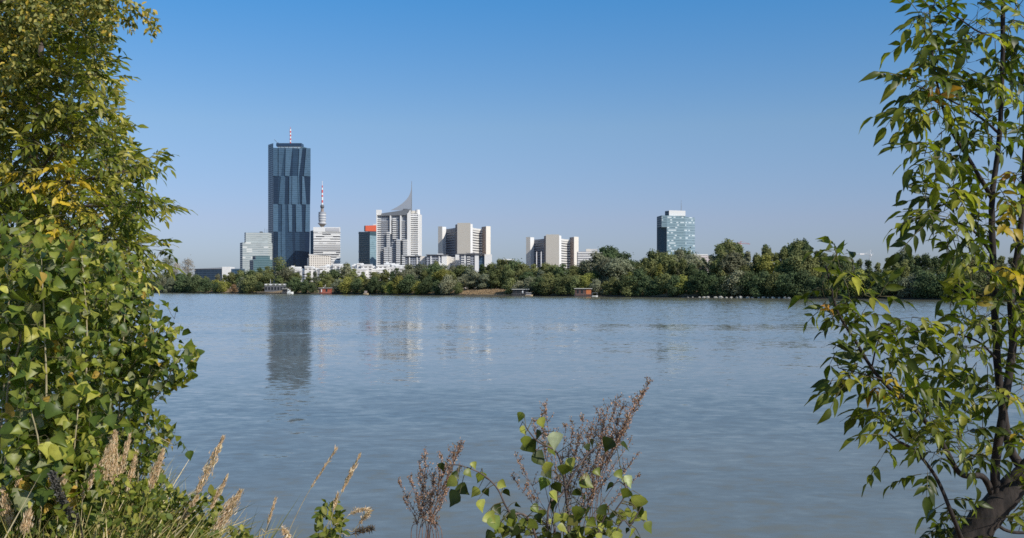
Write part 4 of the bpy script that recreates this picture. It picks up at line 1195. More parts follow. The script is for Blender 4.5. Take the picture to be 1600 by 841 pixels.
class Skeleton:
    """limbs given by survey; twigs grow to each target from the nearest wood already there"""
    def __init__(self):
        self.nodes = []; self.limb = MB(); self.twig = MB()

    def add_limb(self, pts, r0, r1, seg=8, sub=7):
        # smooth Catmull-Rom through the points
        p = [np.array(q, float) for q in pts]
        p = [2 * p[0] - p[1]] + p + [2 * p[-1] - p[-2]]
        out = []
        for i in range(1, len(p) - 2):
            for k in range(sub):
                t = k / sub
                out.append(0.5 * ((2 * p[i]) + (-p[i - 1] + p[i + 1]) * t + (2 * p[i - 1] - 5 * p[i] + 4 * p[i + 1] - p[i + 2]) * t * t + (-p[i - 1] + 3 * p[i] - 3 * p[i + 1] + p[i + 2]) * t ** 3))
        out.append(p[-2])
        n = len(out)
        j = r0 * 0.035
        out = [q + rp.normal(size=3) * j * (0 < i < n - 1) for i, q in enumerate(out)]
        self.limb.tube(out, [(r0 + (r1 - r0) * (i / (n - 1)) ** 0.8) * rp.uniform(.97, 1.03) for i in range(n)], seg)
        self.nodes += out
        return out

    def grow(self, targets, r=0.004, step=0.07, sag=0.06, order=True):
        """returns for each target the path (list of points) that leads to it"""
        T = [np.array(t, float) for t in targets]
        nd = np.array(self.nodes)
        if order:
            dist = [np.min(np.sum((nd - t) ** 2, 1)) for t in T]
            idx = np.argsort(dist)
        else: idx = range(len(T))
        cap = len(nd) + 60 * len(T)
        arr = np.zeros((cap, 3)); arr[:len(nd)] = nd; cnt = len(nd)
        res = []
        for i in idx:
            t = T[i]
            d2 = np.sum((arr[:cnt] - t) ** 2, 1)
            # prefer starting from below / inside
            pen = np.maximum(0, arr[:cnt, 2] - t[2]) * 0.25
            a = arr[np.argmin(np.sqrt(d2) + pen)].copy()
            L = np.linalg.norm(t - a)
            n = max(2, min(40, int(L / step)))
            mid = (a + t) / 2 + np.array((rp.normal() * .1, rp.normal() * .1, sag + .08 * rp.normal())) * L
            path = []
            for k in range(n + 1):
                q = k / n
                path.append(a * (1 - q) ** 2 + 2 * mid * q * (1 - q) + t * q * q)
            rr = r * (0.6 + min(2.2, L * 1.6))
            self.twig.tube(path, [rr * (1 - .75 * k / n) for k in range(n + 1)], 4 if rr > .006 else 3, False)
            for q in path[1:]:
                if cnt < cap: arr[cnt] = q; cnt += 1
            res.append(path)
        self.nodes = [x for x in arr[:cnt]]
        return res


def inside(poly, x, y):
    c = False; n = len(poly); j = n - 1
    for i in range(n):
        xi, yi = poly[i]; xj, yj = poly[j]
        if (yi > y) != (yj > y) and x < (xj - xi) * (y - yi) / (yj - yi) + xi: c = not c
        j = i
    return c


def compound(lv, path, leaflets, size, colf, droop=0.5, twig=None, outw=None):
    """a pinnate leaf: leaflets in pairs along a short drooping stalk, one at the tip"""
    e = np.array(path[-1]); dv = unit(np.array(path[-1]) - np.array(path[-2]))
    dv = unit(dv + np.array((rp.normal() * .55, rp.normal() * .55, rp.normal() * .3 + .05)))
    if outw is not None: dv = unit(dv + outw)
    L = size * (0.55 * (leaflets // 2) + .45)
    nrm = unit(UP * 1.0 + SUNV * .5 + rp.normal(size=3) * .38)
    side = unit(np.cross(dv, nrm)); nrm = unit(np.cross(side, dv))
    pts = []
    n = leaflets // 2
    for k in range(n + 2):
        t = k / (n + 1)
        pts.append(e + L * (dv * t - UP * droop * .45 * t * t))
    if twig is not None: twig.tube(pts, [.0022] * (len(pts) - 1) + [.001], 3, False)
    c0 = colf()
    for k in range(1, n + 1):
        for sg in (-1, 1):
            dd = unit(dv * rp.uniform(.45, .75) + side * sg * rp.uniform(.75, .95) - UP * droop * rp.uniform(.3, 1.1) + rp.normal(size=3) * .1)
            lv.put(pts[k], dd, unit(nrm + side * sg * .25 + rp.normal(size=3) * .22), size * rp.uniform(.75, 1.1), np.array(c0) * rp.uniform(.8, 1.2))
    dd = unit(dv - UP * droop * rp.uniform(.5, 1.1))
    lv.put(pts[-1], dd, unit(nrm + rp.normal(size=3) * .2), size * rp.uniform(1.0, 1.25), np.array(c0) * rp.uniform(.85, 1.2))


def pick(cols, w=None, jit=.16):
    def f():
        i = rp.choice(len(cols), p=w)
        return np.array(cols[i]) * rp.uniform(1 - jit, 1 + jit)
    return f


ASHLEAF = leaf_mat('ash_leaf', .42, .30)
POPLEAF = leaf_mat('poplar_leaf', .40, .32, (1.4, 1.4, 1.5))
SMALLLEAF = leaf_mat('small_leaf', .45, .3)
HERBLEAF = leaf_mat('herb_leaf', .55, .3)
DRYSTUFF = leaf_mat('dry_grass_tissue', .7, .25, (1, 1, 1))
BARK = bark_mat('grey_brown_bark', (0.055, 0.04, 0.035), (0.17, 0.125, 0.105), 30)
BARKD = bark_mat('dark_bark', (0.012, 0.009, 0.008), (0.055, 0.040, 0.032), 30)
STEMPALE = bark_mat('pale_stem', (0.26, 0.22, 0.12), (0.42, 0.36, 0.22), 40)
TWIGG = bark_mat('green_twig', (0.07, 0.06, 0.03), (0.16, 0.14, 0.06), 40)


def plant(name, base, label, cat, group=None): return empty(name, base, label, cat, group)


def fill(poly, n, y0, y1, edge=None):
    xs_ = [p[0] for p in poly]; ys_ = [p[1] for p in poly]; out = []
    while len(out) < n:
        x = rp.uniform(min(xs_), max(xs_)); y = rp.uniform(min(ys_), max(ys_))
        if inside(poly, x, y): out.append((x, y, rp.uniform(y0, y1)))
    return out


# ---------- left: big tree with pinnate leaves
sk = Skeleton()
base = P(40, 841, 8.6); gz = near_z(base[0], 8.6)
root = plant('ash_tree', (base[0], 8.6, gz), 'large dense leafy tree filling the upper left edge, with yellow clumps', 'tree')
sk.add_limb([(base[0] - .05, 8.6, gz - .1), P(38, 700, 8.6), P(36, 520, 8.6), P(34, 400, 8.6), P(48, 280, 8.6), P(62, 120, 8.7), P(60, -60, 8.8)], .075, .03)
for pts, r in (([P(36, 430, 8.6), P(90, 385, 8.4), P(150, 372, 8.2), P(215, 392, 8.0)], .022), ([P(40, 340, 8.6), P(100, 325, 8.4), P(170, 322, 8.2), P(240, 325, 8.0)], .026), ([P(46, 290, 8.6), P(110, 285, 8.3), P(180, 272, 8.0), P(232, 256, 7.9)], .024),
               ([P(56, 200, 8.6), P(105, 185, 8.4), P(150, 170, 8.2)], .02), ([P(60, 130, 8.7), P(110, 90, 8.4), P(158, 70, 8.3)], .02), ([P(60, 60, 8.7), P(120, 10, 8.5)], .018), ([P(40, 360, 8.6), P(0, 300, 8.0), P(-40, 240, 7.8)], .022),
               ([P(50, 250, 8.6), P(10, 180, 8.2), P(-30, 100, 8)], .02), ([P(45, 300, 8.6), P(75, 250, 7.8), P(110, 215, 7.4)], .016), ([P(36, 450, 8.6), P(70, 430, 7.9), P(120, 425, 7.5)], .018), ([P(50, 280, 8.6), P(90, 220, 9.6), P(130, 180, 10.2)], .018)):
    sk.add_limb(pts, r, .006, 6, 6)
poly = [(-70, -60), (150, -60), (166, 20), (170, 60), (163, 100), (178, 138), (166, 170), (182, 195), (186, 228), (196, 242), (232, 246), (240, 256), (222, 274), (205, 285), (222, 305), (252, 318), (245, 330), (215, 338), (205, 352), (212, 372), (238, 384), (242, 402), (222, 420), (205, 440), (150, 470), (-70, 480)]
tg = fill(poly, 1900, 7.0, 9.8)
tg += [(x, y, rp.uniform(7.5, 8.6)) for x, y in ((240, 246), (246, 252), (232, 250), (222, 260), (228, 284), (256, 318), (262, 322), (250, 326), (240, 322), (236, 316), (225, 325), (248, 386), (252, 392), (240, 380), (230, 392), (245, 404), (236, 410), (185, 160), (186, 178), (200, 232), (205, 250), (178, 120), (170, 100))]
tg = [t for t in tg if not ((t[0] - 112) ** 2 + (t[1] - 236) ** 2 < 130 or (t[0] - 222) ** 2 + (t[1] - 362) ** 2 < 260)]
YC = [(92, 243, 20), (62, 262, 22), (100, 283, 18), (30, 275, 16), (128, 356, 24), (150, 352, 18), (100, 358, 14)]
paths = sk.grow([P(*t) for t in tg], .0045, .09)
lv = Leaves(LANCE, .14, .22)
cg = pick([(.085, .108, .014), (.15, .165, .020), (.24, .225, .035), (.40, .35, .085)], [.26, .32, .26, .16])
cy = pick([(.42, .30, .03), (.34, .28, .04), (.22, .22, .04)], [.5, .3, .2])
for pa in paths:
    e = pa[-1]; px = 800 + e[0] / e[1] * F; py = HOR - (e[2] - EYE) / e[1] * F
    yel = any((px - a) ** 2 + (py - b) ** 2 < r * r for a, b, r in YC)
    for q in range(2):
        compound(lv, pa if q == 0 or len(pa) < 4 else pa[:-1], int(rp.choice([5, 7, 7])), rp.uniform(.062, .085), cy if yel and rp.uniform() < .75 else cg, .55, sk.twig)
sk.limb.build('trunk', BARK, root, True); sk.twig.build('branches', TWIGG, root, True); lv.build('crown', ASHLEAF, root)

# ---------- left top: yellowing small-leaved tree reaching in from outside
sk = Skeleton()
bx, by = -5.4, 8.0
root = plant('elm_tree', (bx, by, near_z(bx, by)), 'yellowing small-leaved tree whose hanging twigs cross the top left corner', 'tree')
sk.add_limb([(bx, by, near_z(bx, by) - .1), (bx + .05, by, 4), P(-150, 200, 7.8), P(-130, -60, 7.6)], .09, .05)
for pts in ([P(-140, 60, 7.7), P(-40, -40, 7.3), P(60, -50, 7.1), P(140, -30, 7.0), P(190, -5, 6.9), P(236, 38, 6.8)], [P(-140, 150, 7.7), P(-60, 80, 7.2), P(0, 50, 7.0), P(40, 60, 6.9)], [P(-145, 260, 7.8), P(-60, 190, 7.1), P(-10, 180, 6.9)],
            [P(-140, 100, 7.7), P(-30, 10, 7.1), P(60, 10, 6.9), P(120, 25, 6.8)], [P(140, -30, 7), P(165, 0, 6.9), P(180, 20, 6.8)]):
    sk.add_limb(pts, .016, .004, 6, 6)
poly2 = [(-70, -60), (200, -60), (205, -5), (190, 8), (150, 22), (105, 30), (70, 62), (38, 105), (20, 160), (-5, 220), (-70, 260)]
tg = fill(poly2, 760, 6.4, 7.7)
tg += [(x, y, rp.uniform(6.7, 6.95)) for x, y in ((205, 12), (215, 14), (224, 20), (232, 28), (238, 36), (243, 44), (240, 52), (228, 17), (212, 18), (206, 26), (208, 38), (203, 46), (200, 30), (192, 28), (186, 34), (176, 44), (172, 62), (168, 52), (184, 20), (165, 38), (170, 30), (196, 14), (236, 20), (246, 28), (160, 58))]
paths = sk.grow([P(*t) for t in tg], .003, .06, -.02)
lv = Leaves(OVAL, .12, .2)
cs = pick([(.26, .25, .085), (.33, .28, .075), (.46, .33, .055), (.16, .17, .055), (.10, .12, .04)], [.26, .22, .14, .2, .18])
for pa in paths:
    dv = unit(pa[-1] - pa[-2])
    for k in range(int(rp.choice([9, 11, 13]))):
        q = pa[max(1, len(pa) - 1 - rp.randint(0, min(5, len(pa) - 1)))]
        dd = unit(dv * .4 + rp.normal(size=3) * .7 - UP * .45)
        lv.put(q + rp.normal(size=3) * .02, dd, unit(SUNV * .5 + UP * .6 + rp.normal(size=3) * .6), rp.uniform(.03, .046), cs())
sk.limb.build('trunk', BARK, root, True); sk.twig.build('branches', TWIGG, root, True); lv.build('crown', SMALLLEAF, root)


# ---------- left: poplar saplings with broad leaves on pale upright stems
def poplar(stem, n, rad, label, name='poplar_sapling', size=(.055, .085), side=(), cols=None, mat_stem=None, group='young poplars on the near bank', yfront=.35):
    sk = Skeleton()
    b = stem[0]
    root = plant(name, (b[0], b[1], near_z(b[0], b[1])), label, 'sapling', group)
    st = sk.add_limb([(b[0], b[1], near_z(b[0], b[1]) - .05)] + list(stem), .0085, .003, 6, 6)
    for sp_ in side: st += sk.add_limb(sp_, .005, .002, 5, 5)
    cum = [q for q in st if q[2] > 3.75]
    tg = []
    for i in range(n):
        q = cum[rp.randint(0, len(cum))]
        v = rp.normal(size=3); v[2] = v[2] * .5 + .25; v[1] = v[1] if rp.uniform() < .3 else abs(v[1]); v = unit(v) * rad * rp.uniform(.25, 1.0) ** .7
        tg.append(q + v)
    paths = sk.grow(tg, .0022, .06, .05)
    lv = Leaves(DELTA, .2, .3)
    cf = cols or pick([(.065, .098, .018), (.12, .155, .024), (.19, .21, .034), (.32, .31, .055), (.24, .25, .13), (.36, .24, .05)], [.25, .26, .23, .16, .07, .03])
    for pa in paths:
        for k in range(int(rp.choice([1, 2, 3], p=[.4, .4, .2]))):
            i = max(1, len(pa) - 1 - k * 1)
            q = np.array(pa[i]); dv = unit(pa[i] - pa[i - 1])
            pe = unit(dv * .5 + rp.normal(size=3) * .6 + UP * .1); ln = rp.uniform(.02, .045)
            q2 = q + pe * ln
            sk.twig.tube([q, q + pe * ln * .5 + UP * .004, q2], [.0014, .001, .001], 3, False)
            nn = unit(SUNV * .55 + np.array((0, -.45, .25)) + rp.normal(size=3) * .62)
            dd = unit(pe * .5 - UP * rp.uniform(.2, .9) + rp.normal(size=3) * .35)
            lv.put(q2, dd, nn, rp.uniform(*size) * (1.0 if rp.uniform() < .85 else 1.25), cf())
    stem_part(sk, mat_stem or STEMPALE, TWIGG, root); lv.build('foliage', POPLEAF, root)
    return root


POPS = [  # stem (px,py,Y), leaf clusters, radius m, side branches, label
    ([P(206, 800, 5.3), P(222, 690, 5.3), P(232, 600, 5.3), P(236, 510, 5.3)], 105, .11, [[P(228, 640, 5.3), P(258, 600, 5.25), P(272, 570, 5.2), P(282, 560, 5.2)], [P(226, 660, 5.3), P(244, 680, 5.2), P(272, 696, 5.2)], [P(234, 545, 5.3), P(244, 520, 5.3), P(254, 508, 5.3)], [P(233, 590, 5.3), P(262, 570, 5.3)]], 'outermost poplar sapling of the left thicket, twigs reaching over the water'),
    ([P(180, 800, 5.5), P(186, 650, 5.5), P(192, 540, 5.5), P(196, 480, 5.5)], 150, .17, [[P(188, 600, 5.5), P(215, 560, 5.4)]], 'poplar sapling just left of the outermost pale stem'),
    ([P(140, 830, 5.6), P(152, 640, 5.6), P(164, 520, 5.6), P(170, 425, 5.6)], 170, .20, [[P(165, 500, 5.6), P(195, 470, 5.5)]], 'tall poplar sapling with a long pale stem in the middle right of the left thicket'),
    ([P(128, 840, 5.0), P(132, 650, 5.0), P(136, 520, 5.0), P(128, 400, 5.0)], 160, .19, [], 'poplar sapling with its leafy top right under the yellow clump'),
    ([P(96, 830, 5.9), P(104, 640, 5.9), P(112, 500, 5.9), P(100, 385, 5.9)], 170, .24, [], 'poplar sapling behind the big pale leaves, middle of the left thicket'),
    ([P(62, 820, 4.7), P(72, 640, 4.7), P(70, 520, 4.7), P(64, 400, 4.7)], 120, .18, [], 'poplar sapling with very large leaves near the left thicket centre', ),
    ([P(10, 640, 4.9), P(30, 540, 4.9), P(48, 460, 4.9), P(62, 400, 4.9)], 140, .20, [], 'leaning poplar sapling with a slanting pale stem at the left'),
    ([P(-10, 820, 5.4), P(4, 640, 5.4), P(12, 500, 5.4), P(20, 375, 5.4)], 170, .24, [], 'poplar sapling cut by the left edge of the picture'),
    ([P(36, 830, 5.8), P(40, 700, 5.8), P(38, 580, 5.8), P(34, 440, 5.8)], 160, .24, [], 'poplar sapling second from the left edge, set back in shade'),
    ([P(60, 850, 4.5), P(66, 760, 4.5), P(60, 690, 4.5), P(48, 640, 4.5)], 60, .15, [], 'low poplar shoot among the dry grass at the lower left'),
    ([P(110, 850, 4.6), P(120, 780, 4.6), P(116, 710, 4.6), P(122, 640, 4.6)], 60, .14, [], 'low poplar shoot with bluish green leaves left of the tan plumes'),
    ([P(205, 850, 5.0), P(212, 800, 5.0), P(216, 745, 5.0), P(210, 700, 5.0)], 50, .13, [], 'low poplar shoot at the right of the tan plumes'),
    ([P(160, 850, 5.8), P(150, 780, 5.8), P(140, 700, 5.8), P(146, 620, 5.8)], 110, .22, [], 'short poplar sapling behind the tan plumes'),
    ([P(80, 850, 6.2), P(84, 760, 6.2), P(76, 660, 6.2), P(86, 560, 6.2)], 130, .26, [], 'short shaded poplar sapling deep in the left thicket')]
for i, (st, n, rad, side, lab) in enumerate(POPS):
    poplar(st, int(n * (2.1 if st[0][1] > 5.1 else 2.7)), rad, lab, side=side, size=((.028, .058) if st[0][1] > 5.1 else (.026, .054)) if i not in (5, 9, 10) else (.03, .085))

# ---------- centre bottom: poplar sapling standing free before the water
sk = Skeleton()
b = P(872, 841, 4.0)
root = plant('poplar_sapling', (b[0] + .02, 4.0, near_z(b[0], 4.0)), 'lone poplar sapling with broad bright leaves at the bottom centre before the water', 'sapling', None)
g0 = (b[0] + .02, 4.0, near_z(b[0], 4.0) - .05)
sk.add_limb([g0, P(888, 841, 4.0), P(885, 780, 4.0), P(879, 735, 4.0), P(868, 705, 4.0), P(840, 690, 3.95), P(822, 668, 3.95)], .0075, .0025, 6)
sk.add_limb([g0, P(836, 835, 3.95), P(796, 800, 3.9), P(778, 765, 3.9), P(755, 742, 3.9), P(722, 728, 3.9), P(700, 726, 3.9)], .006, .0018, 6)
sk.add_limb([g0, P(855, 820, 4.0), P(880, 770, 4.05), P(905, 728, 4.05), P(930, 700, 4.1), P(968, 696, 4.1)], .006, .002, 6)
sk.add_limb([g0, P(935, 835, 4.0), P(960, 800, 4.0), P(978, 770, 4.0), P(972, 745, 4.0)], .005, .0018, 6)
sk.add_limb([g0, P(960, 838, 3.9), P(985, 820, 3.9), P(1002, 792, 3.9)], .004, .0018, 6)
BR = (.26, .27, .055); MI = (.14, .165, .025); DK = (.04, .055, .010); PL = (.42, .46, .30)
LEAFS = [(816, 652, 17, MI), (811, 678, 20, BR), (823, 690, 20, MI), (820, 700, 26, DK), (835, 722, 30, DK), (842, 662, 20, BR), (849, 684, 20, DK), (865, 688, 30, PL), (855, 706, 24, MI), (851, 733, 26, BR), (848, 742, 22, DK), (855, 757, 24, (.14, .19, .03)), (870, 762, 20, DK),
         (858, 778, 22, BR), (889, 729, 28, BR), (880, 734, 20, MI), (902, 760, 26, MI), (897, 772, 18, DK), (904, 802, 24, MI), (961, 743, 16, MI), (978, 755, 26, (.30, .35, .14)), (963, 764, 18, DK), (980, 772, 20, MI), (1004, 785, 26, BR), (1004, 827, 24, MI), (982, 790, 22, DK), (976, 811, 22, BR),
         (984, 806, 16, BR), (944, 812, 22, MI), (935, 800, 20, DK), (734, 728, 14, BR), (750, 746, 20, MI), (718, 760, 26, BR), (712, 770, 26, DK), (722, 782, 26, DK), (745, 772, 20, BR), (747, 792, 22, BR), (760, 770, 16, DK), (779, 761, 16, BR), (769, 798, 18, DK), (766, 818, 26, (.17, .22, .04)), (758, 812, 20, BR), (782, 824, 22, MI),
         (795, 834, 26, BR), (828, 800, 18, (.15, .19, .04)), (868, 794, 26, DK), (899, 818, 18, (.16, .15, .03)), (694, 729, 14, DK), (930, 693, 16, DK), (958, 697, 26, DK), (948, 700, 18, DK), (968, 702, 18, DK), (912, 700, 14, DK), (845, 810, 18, DK), (838, 822, 18, MI), (880, 812, 18, DK), (920, 822, 20, MI), (935, 834, 20, MI), (955, 836, 18, MI), (985, 834, 18, BR),
         (815, 818, 16, MI), (805, 790, 12, DK), (790, 770, 14, DK), (812, 836, 20, DK), (860, 836, 20, MI), (890, 838, 18, DK), (725, 742, 16, MI), (705, 745, 14, DK), (950, 820, 16, DK), (965, 835, 16, DK), (1000, 808, 14, DK), (918, 780, 14, DK), (926, 740, 14, MI)]
for k in range(84): LEAFS.append((rp.uniform(765, 1005), rp.uniform(800, 856), rp.uniform(10, 22), [MI, BR, BR, DK][rp.randint(4)]))
tg = [P(x + rp.uniform(-4, 4), y - .45 * s_, rp.uniform(3.85, 4.15)) for x, y, s_, c in LEAFS]
nd = list(sk.nodes)
pa = {}
T = np.array(tg)
lv = Leaves(DELTA, .17, .22)
for (x, y, s_, c), t in zip(LEAFS, tg):
    arr = np.array(sk.nodes[len([0]):]); a = arr[np.argmin(np.sum((arr - np.array(t)) ** 2, 1))]
    t = np.array(t); midp = (a + t) / 2 + np.array((0, 0, .15 * np.linalg.norm(t - a)))
    sk.twig.tube([a, midp, t], [.0022, .0016, .001], 4, False)
    ang = rp.uniform(-.9, .9)
    dd = np.array((math.sin(ang), rp.uniform(-.35, .15), -math.cos(ang) * .9 + .15))
    facing = SUNV * .5 + np.array((0, -.6, .2)) if c != DK else np.array((-.5, -.35, .7))
    if c is PL: dd = np.array((.1, -.1, -1)); facing = SUNV * .7 + np.array((0, -.7, 0))
    lv.put(t, dd, unit(facing + rp.normal(size=3) * (.3 if c is not PL else .05)), s_ * rp.uniform(.85, 1.1) * 4.0 / F, np.array(c) * rp.uniform(.85, 1.15))
stem_part(sk, BARK, TWIGG, root); lv.build('foliage', POPLEAF, root)
# low leafy tuft at its foot
def herb(px0, px1, py0, py1, Y, n, size, label, cols, name='leafy_herb', tmpl=OVAL, group=None):
    pm = (px0 + px1) / 2; bx = (pm - 800) / F * Y
    root = plant(name, (bx, Y, near_z(bx, Y)), label, 'wild plant', group)
    sk = Skeleton()
    sk.add_limb([(bx, Y, near_z(bx, Y) - .05), P(pm, 900, Y), P(pm + 2, (py0 + py1) / 2 + 10, Y)], .005, .002, 5)
    paths = sk.grow([P(rnd(px0, px1), rnd(py0, py1), Y + rnd(-.12, .12)) for _ in range(n)], .002, .05, .05)
    lv = Leaves(tmpl, .12, .2)
    for pa in paths:
        for k in range(3):
            dv = unit(pa[-1] - pa[-2]); dd = unit(dv * .5 + rp.normal(size=3) * .7 + np.array((0, 0, -.1)))
            lv.put(pa[-1 if k == 0 else -2], dd, unit(SUNV * .5 + UP * .5 + np.array((0, -.3, 0)) + rp.normal(size=3) * .5), rnd(*size), cols())
    stem_part(sk, TWIGG, TWIGG, root); lv.build('foliage', HERBLEAF, root)


GRN = pick([(.075, .105, .018), (.13, .15, .025), (.20, .20, .035), (.28, .26, .05)], [.3, .35, .25, .1])
herb(492, 534, 786, 850, 4.2, 46, (.03, .045), 'small leafy green herb among the thin straw stalks', GRN)
herb(360, 392, 822, 860, 4.6, 26, (.03, .045), 'tiny green herb tip at the bottom edge right of the left thicket', GRN)
herb(250, 345, 770, 870, 4.9, 150, (.03, .05), 'low leafy herb patch at the right end of the left thicket', GRN)

# ---------- mugwort with brown seed heads
SEEDC = pick([(.34, .195, .135), (.42, .265, .19), (.25, .15, .11), (.50, .35, .26)], [.35, .35, .15, .15])


MUGSTEM = bark_mat('mugwort_stem', (.13, .075, .06), (.26, .17, .13), 60)


def mugwort(base, tips, Y, label):
    bx = (base[0] - 800) / F * Y
    root = plant('mugwort_plant', (bx, Y, near_z(bx, Y)), label, 'wild plant', 'mugwort in seed at the bottom edge')
    sk = Skeleton(); seeds = Leaves(OVAL, .3, .0)
    for (tx, ty, ln, nb) in tips:
        yy = Y + rp.uniform(-.12, .12)
        g = (bx + rp.uniform(-.03, .03), Y, near_z(bx, Y) - .05)
        mid = ((base[0] * .55 + tx * .45), (base[1] * .5 + ty * .5))
        st = sk.add_limb([g, P(base[0] + rp.uniform(-22, 22) + (tx - base[0]) * .18, base[1], Y), P(mid[0] + rp.uniform(-5, 5), mid[1], (Y + yy) / 2), P(tx, ty, yy)], .0026, .0008, 5, 9)
        st = st[9:]
        top = np.array(st[-1])
        tot = ln * Y / F
        run = [q for q in st if np.linalg.norm(q - top) < tot]
        # spike at the tip and short side spikes
        spikes = [(run, 1.0)]
        for k in range(nb):
            q = np.array(run[rp.randint(0, len(run))]); f = np.linalg.norm(q - top) / tot
            dirn = unit(np.array((rp.normal(), rp.normal() * .7, 1.35)))
            L = tot * rp.uniform(.14, .34) * (.35 + .8 * f)
            pts = [q + dirn * L * t + UP * L * .25 * t * t for t in (0, .35, .7, 1.0)]
            sk.twig.tube(pts, [.0016, .0012, .0009, .0005], 3, False)
            spikes.append((pts, .8))
        for pts, d_ in spikes:
            for a, b2 in zip(pts, pts[1:]):
                a = np.array(a); b2 = np.array(b2); L = np.linalg.norm(b2 - a)
                for k in range(max(3, int(L / .0042 * d_))):
                    t = rp.uniform(); q = a + (b2 - a) * t
                    dd = unit(unit(b2 - a) * .7 + rp.normal(size=3) * .75)
                    seeds.put(q + rp.normal(size=3) * .0035, dd, rp.normal(size=3), rp.uniform(.005, .0105), SEEDC())
    stem_part(sk, MUGSTEM, BARK, root); seeds.build('seed_heads', DRYSTUFF, root)
    return root


mugwort((668, 850), [(622, 752, 60, 10), (640, 745, 70, 14), (655, 722, 80, 22), (664, 708, 80, 22), (678, 740, 70, 16), (690, 715, 80, 18), (704, 706, 80, 18), (721, 694, 80, 22), (712, 700, 70, 18), (650, 765, 60, 14), (630, 780, 50, 10), (700, 752, 60, 12), (674, 770, 60, 14), (718, 730, 60, 12), (690, 780, 50, 10)], 4.05, 'brown seeding mugwort left of the lone poplar sapling')
mugwort((900, 850), [(1013, 600, 120, 30), (1005, 618, 110, 26), (992, 630, 110, 24), (972, 640, 120, 26), (968, 622, 110, 20), (950, 640, 130, 26), (939, 638, 120, 26), (926, 662, 110, 18), (1000, 705, 70, 10), (996, 745, 70, 10), (984, 660, 100, 20), (955, 690, 110, 22), (940, 720, 100, 20), (930, 760, 90, 18), (985, 690, 90, 12)], 4.2, 'tallest brown mugwort, its seed head leaning right')
mugwort((872, 850), [(911, 658, 110, 20), (896, 665, 120, 22), (884, 668, 60, 8), (852, 636, 90, 22), (846, 652, 80, 16), (806, 714, 60, 12), (800, 745, 60, 10), (834, 660, 60, 10), (903, 690, 100, 22), (915, 720, 100, 20), (868, 720, 60, 8), (822, 760, 60, 8)], 4.3, 'brown mugwort behind the lone poplar sapling, with upright narrow seed spikes')

# ---------- dry grass stalks and tan plumes
TAN = pick([(.58, .42, .28), (.66, .50, .36), (.50, .35, .22), (.74, .61, .46)], [.35, .3, .2, .15])
STRAW = bark_mat('straw_stalk', (0.34, 0.27, 0.14), (0.52, 0.44, 0.28), 60)


def plume(base, tip, Y, head, fat, label, bend=0.0, cols=None, group='tan reed grass plumes at the lower left', r=.0022):
    bx = (base[0] - 800) / F * Y; gz_ = near_z(bx, Y)
    root = plant('reed_grass', (bx, Y, gz_), label, 'grass stalk', group)
    sk = Skeleton()
    m_ = ((base[0] + tip[0]) / 2 - bend, (base[1] + tip[1]) / 2)
    st = sk.add_limb([(bx - .02, Y, gz_ - .04), P(base[0], base[1], Y), P(m_[0], m_[1], Y), P(tip[0], tip[1], Y)], r, r * .35, 5, 10)
    top = np.array(st[-1]); tot = head * Y / F
    run = [q for q in st if np.linalg.norm(np.array(q) - top) < tot]
    lv = Leaves(BLADE, .3, .1); lv.hw = [.04, .10, .06, 0]
    ax = unit(top - np.array(run[0])) if len(run) > 1 else UP
    cf = cols or TAN
    for k in range(int(420 * max(.3, fat))):
        t = rp.uniform(); q = np.array(run[0]) * (1 - t) + top * t
        idx = min(len(run) - 1, int(t * len(run))); q = np.array(run[idx]) + (top - np.array(run[0])) / max(1, len(run)) * rp.uniform(-.5, .5)
        wv_ = math.sin(math.pi * min(.97, t * .85 + .12)) * .0068 * fat
        lv.put(q + rp.normal(size=3) * wv_, unit(ax + rp.normal(size=3) * .17), rp.normal(size=3), rp.uniform(.014, .03), cf())
    sk.limb.build('stalk', STRAW, root, True); lv.build('plume', DRYSTUFF, root)


for a in (((148, 800), (178, 676), 4.7, 90, 1.7, 'tallest tan plume of the upright bunch in the lower left thicket'), ((172, 790), (181, 682), 4.75, 80, 1.5, 'tan plume pressed against the right side of the tallest one'),
          ((120, 800), (170, 700), 4.6, 80, 1.0, 'pale plume leaning right, left of the tallest tan plume'), ((170, 800), (202, 685), 4.8, 70, 1.2, 'tan plume leaning right of the tallest one'), ((128, 790), (147, 732), 4.5, 50, .9, 'short pale plume left of the leaning one'),
          ((214, 830), (252, 710), 4.7, 60, 1.5, 'single tan plume standing against the water right of the bunch'), ((186, 820), (212, 712), 4.9, 60, 1.0, 'thin tan plume between the bunch and the single plume'),
          ((270, 850), (346, 690), 4.6, 95, 1.5, 'large ragged plume leaning right with a dark thin tip over the water'), ((318, 860), (373, 772), 4.5, 66, 2.0, 'broad pale plume at the right end of the thicket'), ((296, 860), (352, 750), 4.7, 50, .7, 'slim dark-tipped plume between the two broad leaning plumes'),
          ((262, 850), (306, 780), 4.8, 40, 1.0, 'small low plume left of the large ragged plume'), ((20, 850), (6, 770), 4.4, 50, 1.6, 'brownish plume at the lower left corner'), ((40, 850), (28, 740), 4.5, 50, 1.2, 'pink tan plume near the lower left corner'),
          ((80, 850), (98, 750), 4.5, 36, 1.5, 'short tan seed head between low poplar shoots'), ((36, 850), (45, 800), 4.3, 40, 1.5, 'low pinkish seed head at the bottom left')):
    plume(*a)
for a in (((440, 880), (521, 708), 4.2, 70, .14, 'tallest thin straw stalk left of centre, leaning right over the water', 12), ((495, 880), (559, 718), 4.2, 62, .55, 'straw stalk with narrow brown ear right of the tallest stalk', 6), ((405, 880), (429, 784), 4.3, 40, .32, 'short straight straw stalk at the left of the thin stalks', 2),
          ((505, 880), (526, 778), 4.15, 26, .3, 'short straw stalk rising behind the small green herb', 2)):
    plume(*a[:6], bend=a[6], group='thin straw stalks left of centre', r=.0027)


